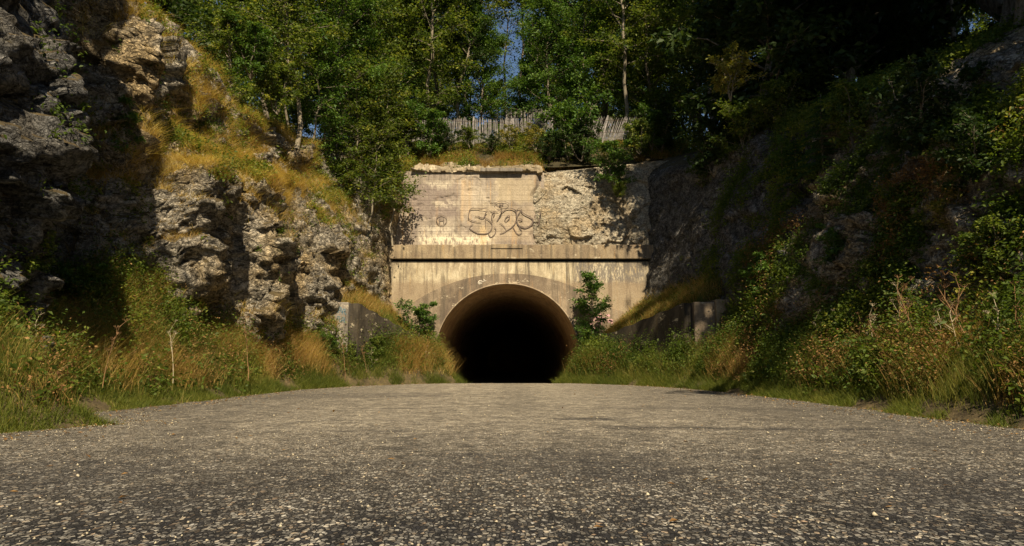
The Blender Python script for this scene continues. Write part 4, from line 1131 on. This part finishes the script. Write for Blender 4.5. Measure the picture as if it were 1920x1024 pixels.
parts.append(blades(P_, hgt, rg.uniform(.005, .012, len(P_)), .55, rg, .58 + .5 * fbm(P_ * 1.3, 3, 25) + rg.normal(0, .22, len(P_)), 1.0, 3, bias=(.25, -.2, 0)))
for B, cnt in ((WBL, 13000), (WBR, 11000)):
    P_, n_ = scatter(*B, cnt, rg, lambda c, n: patch(c, .9, 3, 0))
    parts.append(blades(P_, rg.uniform(.15, .6, len(P_)), rg.uniform(.010, .02, len(P_)), .25, rg, .45 + rg.normal(0, .2, len(P_)), .5, bias=(0, -.3, 0)))
TB = ruled('bank_top', [(-7, 34.1, 9.9), (-2, 34.05, 9.95), (1.2, 34.0, 9.95), (1.9, 35.0, U(1000, 306, YP + 1.0).z - .3), (5, 35.05, U(1150, 290, YP + 1.2).z - .3), (9, 35.2, U(1330, 268, YP + 1.4).z - .3)], [(-7, 37.8, 12.3), (-2, 37.8, 12.3), (1.2, 37.8, 12.3), (1.9, 37.8, 12.3), (5, 37.8, 12.3), (9, 37.8, 12.3)], M['soil'], 33, 120, 40)
hn, ha = facenrm(hv, hf)
if hn[:, 2].mean() < 0: hn = -hn
HS = (hv, hf, hn, ha)
P_, n_ = scatter(*TB, 26000, rg, lambda c, n: patch(c, .8, 4, -.05) * (1 + 2.5 * (c[:, 1] < 35.5)))
parts.append(blades(P_, rg.uniform(.12, .55, len(P_)), rg.uniform(.010, .022, len(P_)), .3, rg, .35 + .4 * fbm(P_ * .8, 3, 26) + rg.normal(0, .18, len(P_)), .6, bias=(0, -.3, 0)))
V, T, A = cat(parts); stuff("dry_grass", V, T, A, M['dry'])

# leafy weeds: stalks with leaves along them
def weeds(P_, h, nleaf, lsize, rg, tb, mat_name, spread=.14):
    n = len(P_); m = nleaf
    f = rg.random((n, m)); base_ = np.repeat(P_[:, None], m, 1)
    az = rg.uniform(0, 6.28, (n, 1)); ln = np.abs(rg.normal(0, .15, (n, 1)))
    off = np.stack([np.cos(az) * ln * f * h[:, None], np.sin(az) * ln * f * h[:, None], f * h[:, None]], -1)
    off[:, :, :2] += rg.normal(0, 1, (n, m, 2)) * spread * h[:, None, None] * .8
    L = (base_ + off).reshape(-1, 3)
    tt = np.repeat(tb, m) + rg.normal(0, .14, n * m)
    return leaves(L, lsize, rg, tt, .55)
parts = []
for B, cnt, e_ in ((BL, 7500, le), (BR, 7500, re_)):
    P_, n_ = scatter(*B, cnt, rg, lambda c, n, e_=e_: dens(c[:, 1]) * np.clip((np.abs(c[:, 0] - e_(c[:, 1])) - .35) / .5, 0, 1) * patch(c, .6, 73, -.08))
    parts.append(weeds(P_, rg.uniform(.25, 1.15, len(P_)) * np.maximum(np.interp(np.abs(P_[:, 0] - e_(P_[:, 1])), [.3, 1.2], [.5, 1.1]), np.interp(P_[:, 1], [27, 29], [0, .65])), 20, .075, rg, .5 + .5 * fbm(P_ * .7, 3, 27), 0))
P_, n_ = scatter(*SR, 19000, rg, lambda c, n: ((c[:, 1] > 4) & (c[:, 1] < 30)) * (.25 + np.clip((n[:, 2] - .1) / .3, 0, 1)) * patch(c, .55, 83, -.02) * np.interp(c[:, 2], [0, 3.5, 7, 10], [1.4, 1.2, .8, .6]))
parts.append(weeds(P_, rg.uniform(.15, .6, len(P_)), 16, .085, rg, .5 + .5 * fbm(P_ * .6, 3, 28), 0, .35))
P_, n_ = scatter(*SL, 5000, rg, lambda c, n: wcl(c, n) * patch(c, .9, 401, .12, 6))
parts.append(weeds(P_, rg.uniform(.12, .4, len(P_)), 14, .085, rg, .6 + .4 * fbm(P_ * .8, 3, 29), 0, .4))
P_, n_ = scatter(*SL, 2600, rg, lambda c, n: (c[:, 1] > 3) * (np.clip((n[:, 2] - .3) / .3, 0, 1)) * patch(c, .5, 84, .12) + 1.2 * ((c[:, 2] < 2.0) & (c[:, 1] > 6)))
parts.append(weeds(P_, rg.uniform(.15, .5, len(P_)), 14, .08, rg, .5 + .5 * fbm(P_ * .6, 3, 29), 0, .3))
for B, cnt in ((WBL, 350), (WBR, 420)):
    P_, n_ = scatter(*B, cnt, rg, lambda c, n: patch(c, .9, 3, 0))
    parts.append(weeds(P_, rg.uniform(.15, .4, len(P_)), 14, .09, rg, .55 + rg.normal(0, .1, len(P_)), 0, .3))
P_, n_ = scatter(*TB, 1500, rg, lambda c, n: patch(c, .8, 6, 0))
parts.append(weeds(P_, rg.uniform(.2, .6, len(P_)), 16, .10, rg, .6 + rg.normal(0, .12, len(P_)), 0, .4))
P_, n_ = scatter(*HS, 5000, rg, lambda c, n: ((c[:, 1] > 38) & (c[:, 1] < 50) & (np.abs(c[:, 0]) < 22)) * 1.0)
parts.append(weeds(P_, rg.uniform(.4, 1.6, len(P_)), 16, .14, rg, .4 + rg.normal(0, .12, len(P_)), 0, .4))
for B, cnt in ((BL, 300), (BR, 300)):
    P_, n_ = scatter(*B, cnt, rg, lambda c, n: (c[:, 1] < 21) * dens(c[:, 1]) * patch(c, 1.1, 501, .0, 3) * (c[:, 2] > .1))
    parts.append(weeds(P_, rg.uniform(.3, .95, len(P_)), 15, .115, rg, .45 + .3 * fbm(P_ * .8, 3, 29), 0, .25))
V, T, A = cat(parts); stuff("leafy_weeds", V, T, A, M['weed'])
# withered brown undergrowth
parts = []
for B, cnt in ((BL, 2200), (BR, 2600)):
    P_, n_ = scatter(*B, cnt, rg, lambda c, n: dens(c[:, 1]) * (c[:, 2] > .25) * patch(c, .7, 93, .12))
    parts.append(weeds(P_, rg.uniform(.4, 1.1, len(P_)), 14, .05, rg, .5 + rg.normal(0, .2, len(P_)), 0))
P_, n_ = scatter(*SR, 3800, rg, lambda c, n: ((c[:, 1] > 6) & (c[:, 1] < 24) & (c[:, 2] < 5)) * patch(c, .6, 94, .1))
parts.append(weeds(P_, rg.uniform(.2, .6, len(P_)), 14, .06, rg, .55 + rg.normal(0, .2, len(P_)), 0, .35))
V, T, A = cat(parts); stuff("withered_weeds", V, T, A, M['fern_brown'])

# dead stalks (countable)
def stalk(seed, h, umbel, mat):
    r = np.random.default_rng(seed); T = Tubes(); n = 7; f = np.linspace(0, 1, n)
    az = r.uniform(0, 6.28); ln = r.uniform(.05, .35)
    path = np.stack([np.cos(az) * ln * h * f ** 1.5, np.sin(az) * ln * h * f ** 1.5, h * f], 1) + np.cumsum(r.normal(0, .008, (n, 3)), 0)
    T.add(path, .011 * (1 - .6 * f), 5)
    HH = []
    for k in range(umbel):
        H = Tubes(); HH.append(H)
        t_ = 1 - .12 * k if k < 3 else r.uniform(.5, .9); p0 = np.array([np.interp(t_, f, path[:, c]) for c in range(3)])
        dv = np.array([r.normal(0, .5), r.normal(0, .5), 1]); dv /= np.linalg.norm(dv); L = r.uniform(.12, .3)
        p1 = p0 + dv * L
        T.add([p0, p1], [.005, .003], 4)
        for q in range(10):
            a = r.uniform(0, 6.28); rr_ = r.uniform(.02, .09)
            e = p1 + np.array([math.cos(a) * rr_, math.sin(a) * rr_, .05])
            H.add([p1, e, e + np.array([.004, 0, .012])], [.002, .003, .009], 4)
    return [T.mesh("stem", mat)] + [h_.mesh("seed_head", mat) for h_ in HH]
STK = [stalk(k, 1.25 + .12 * k, 6, M['stalk'] if k % 2 else M['stalk_pale']) for k in range(4)]
sr = random.Random(12)
pos_r = [(1640, 10), (1660, 12), (1675, 13.5), (1690, 12.5), (1705, 14), (1720, 12), (1560, 15.5), (1600, 14), (1800, 11.5), (1830, 11), (1870, 10.5), (1900, 11), (1760, 12.5), (1480, 17.5), (1450, 18.5), (1400, 20.5), (1385, 21), (1500, 17), (1540, 16.5), (1780, 11)]
for k, (px, Y) in enumerate(pos_r):
    Y = max(Y, 7.6 / (abs(px - 960) / F))
    x = (px - 960) / F * Y; o = empty("dead_stalk", (x, Y, .45 + sr.uniform(0, .2)), "tall brown dead flower stalk standing in the right verge weeds", "dead stalk", "dead flower stalks on the right verge", rz=sr.uniform(0, 6))
    s_ = sr.uniform(.75, 1.2); o.scale = (s_, s_, s_)
    for nm, me in zip(["stem"] + ["seed_head"] * 6, STK[k % 4]): link(nm, me, o)
for k, (px, Y) in enumerate([(85, 12.8), (200, 13.5), (330, 16), (470, 19), (700, 27.5), (690, 27), (800, 29.5), (650, 26)]):
    x = (px - 960) / F * Y; o = empty("dead_stalk", (x, Y, .25 if Y > 24 else .4), "tall dry stalk rising from the left verge grass", "dead stalk", "dry stalks on the left verge", rz=sr.uniform(0, 6))
    s_ = sr.uniform(.6, .95); o.scale = (s_, s_, s_)
    for nm, me in zip(["stem"] + ["seed_head"] * 6, STK[k % 4]): link(nm, me, o)

# ------------------------------------------------------------------ paling fence
def fence(A, B, n, h, tilt, label, seed):
    r = random.Random(seed); A = Vector(A); B = Vector(B); d = B - A; e = empty("paling_fence", A, label, "fence", "paling fence lengths above the tunnel")
    V = []; Fc = []
    for k in range(n):
        f = k / (n - 1); c = d * f; c.z += .05 * math.sin(k * .35)
        hh = h * r.uniform(.92, 1.05); wv = r.uniform(.013, .019); lean = tilt + r.gauss(0, .03)
        dirx = d.normalized()
        up = Vector((math.sin(lean), 0, math.cos(lean)))
        b = len(V)
        for zz, ww in ((-.15, 1), (hh * .93, .9), (hh, .25)):
            p = c + up * zz
            for sx, sy in ((-1, -1), (1, -1), (1, 1), (-1, 1)): V.append(p + dirx * wv * ww * sx + Vector((0, .008 * sy, 0)))
        Fc += [(b + 8, b + 9, b + 10, b + 11)]
        for lv in (0, 4):
            for q in range(4): q2 = (q + 1) % 4; Fc.append((b + lv + q, b + lv + q2, b + lv + 4 + q2, b + lv + 4 + q))
    link("pales", mesh_py("pales", V, Fc, M['pale_wood']), e)
    T = Tubes()
    for zz in (.25, .85):
        up = Vector((math.sin(tilt), 0, math.cos(tilt))) * zz * h
        T.add([tuple(d * q / 8 + up + Vector((0, -.014, 0))) for q in range(9)], .006, 4)
    link("wire", T.mesh("wire", M['wire']), e)
    m = max(2, round(d.length / 1.8) + 1)
    for k in range(m):
        c = d * (k / (m - 1)); P = Tubes(); up = Vector((math.sin(tilt * .8), 0, math.cos(tilt)))
        P.add([tuple(c + Vector((0, .03, -.3))), tuple(c + Vector((0, .03, 0)) + up * (h + .1)), tuple(c + Vector((0, .03, 0)) + up * (h + .12))], [.045, .04, .01], 7)
        link("post", P.mesh("post", M['pale_wood']), e)
    return e
fence(U(738, 258, 36.6), U(962, 266, 37.0), 104, 1.16, 0, "long upright grey paling fence above the left of the upper wall", 1)
fence(U(950, 244, 38.6), U(1036, 236, 38.8), 38, 1.0, 0, "short half hidden paling fence behind the shrub and bare trunk", 2)
fence(U(1078, 258, 36.4), U(1180, 258, 36.4), 50, 1.12, .33, "paling fence leaning to the right beside the shaded wood", 3)

# ------------------------------------------------------------------ stones
def stone_mesh(seed, mat, sub=2):
    import bmesh
    bm = bmesh.new(); bmesh.ops.create_icosphere(bm, subdivisions=sub, radius=1)
    P = np.array([v.co[:] for v in bm.verts]); f_, e_ = facet(P * 1.1 + seed * 7, seed); k = 1 + .45 * f_ + .12 * fbm(P * 2.5 + seed, 3, seed)
    for v, kk in zip(bm.verts, k): v.co = v.co * float(kk)
    me = bpy.data.meshes.new("stone"); bm.to_mesh(me); bm.free(); me.materials.append(mat); return me
SM = [stone_mesh(k, M['stone'], 3) for k in range(4)]
for k, (px, py, sc, lb) in enumerate([(232, 752, (.30, .17, .10), "flat pale stone at the left road edge"), (1168, 712, (.30, .2, .17), "pale block of stone in the grass right of the tunnel mouth"),
      (598, 722, (.16, .12, .11), "small squarish stone at the left road edge nearer the tunnel"), (808, 927, (.024, .016, .012), "pale pebble lying alone on the near road"), (578, 728, (.14, .1, .07), "low ochre stone left of the squarish one"),
      (1365, 735, (.14, .08, .04), "flat sliver of stone at the right road edge"), (350, 751, (.14, .08, .05), "low brownish stone between grass and road on the left")]):
    a = math.atan((py - 512) / F) - R(PITCH); Y = CAMH / math.tan(a) if py > 715 else 28.5
    if px == 1168: Y = 28.6
    x = (px - 960) / F * Y * (math.cos(R(PITCH)) + math.sin(R(PITCH)) * (py - 512) / F) ** -1
    o = link("stone", SM[k % 4]); o.location = (x, Y, sc[2] * .45 + (.12 if px == 1168 else .03)); o.scale = sc; o.rotation_euler = (0, 0, k * 1.1)
    tag(o, lb, "stone", "stones along the road")
# gravel: loose chippings on the asphalt
ng = 9000
yy = 2.6 + 29 * rg.random(ng) ** 1.8; f = rg.random(ng); ed = rg.random(ng) < .55
fx = np.where(ed, np.where(rg.random(ng) < .5, rg.random(ng) ** 2 * .1, 1 - rg.random(ng) ** 2 * .1), f)
xx = le(yy) + (re_(yy) - le(yy)) * fx
s = rg.uniform(.003, .009, ng) * np.where(rg.random(ng) < .04, 1.9, 1)
oct_ = np.array([(1, 0, 0), (0, 1, 0), (-1, 0, 0), (0, -1, 0), (0, 0, .8), (0, 0, -.8), (.7, .7, .3)])[:6]
ang = rg.uniform(0, 6.28, ng); st = rg.uniform(.6, 1.5, ng)
o3 = oct_[None] + rg.normal(0, .18, (ng, 6, 3))
gx_ = (o3[:, :, 0] * np.cos(ang)[:, None] - o3[:, :, 1] * np.sin(ang)[:, None]) * st[:, None]; gy_ = o3[:, :, 0] * np.sin(ang)[:, None] + o3[:, :, 1] * np.cos(ang)[:, None]
P = np.stack([gx_, gy_, o3[:, :, 2]], -1) * s[:, None, None]
P[:, :, 0] += xx[:, None]; P[:, :, 1] += yy[:, None]; P[:, :, 2] += (road_z(xx, yy) + .006 + s * .5)[:, None]
tri = np.array([(0, 1, 4), (1, 2, 4), (2, 3, 4), (3, 0, 4), (1, 0, 5), (2, 1, 5), (3, 2, 5), (0, 3, 5)])
tag(link("gravel", mesh_np("gravel", P.reshape(-1, 3), ((np.arange(ng) * 6)[:, None, None] + tri[None]).reshape(-1, 3), M['stone'])), kind='stuff')
# fallen leaves and bits of bark, mostly swept to the road edges
nl_ = 2600
yy = 3 + 28 * rg.random(nl_) ** 1.3; ed = rg.random(nl_) < .9
fx = np.where(ed, np.where(rg.random(nl_) < .5, rg.random(nl_) ** 2 * .09, 1 - rg.random(nl_) ** 2 * .09), rg.random(nl_))
xx = le(yy) + (re_(yy) - le(yy)) * fx
V, T, A = leaves(np.stack([xx, yy, road_z(xx, yy) + .018], 1), .055, rg, rg.uniform(.1, 1, nl_), 2.5)
V[:, 2] = np.maximum(V[:, 2], road_z(V[:, 0], V[:, 1]) + .012)
stuff("fallen_leaves", V, T, A, M['fern_brown'])
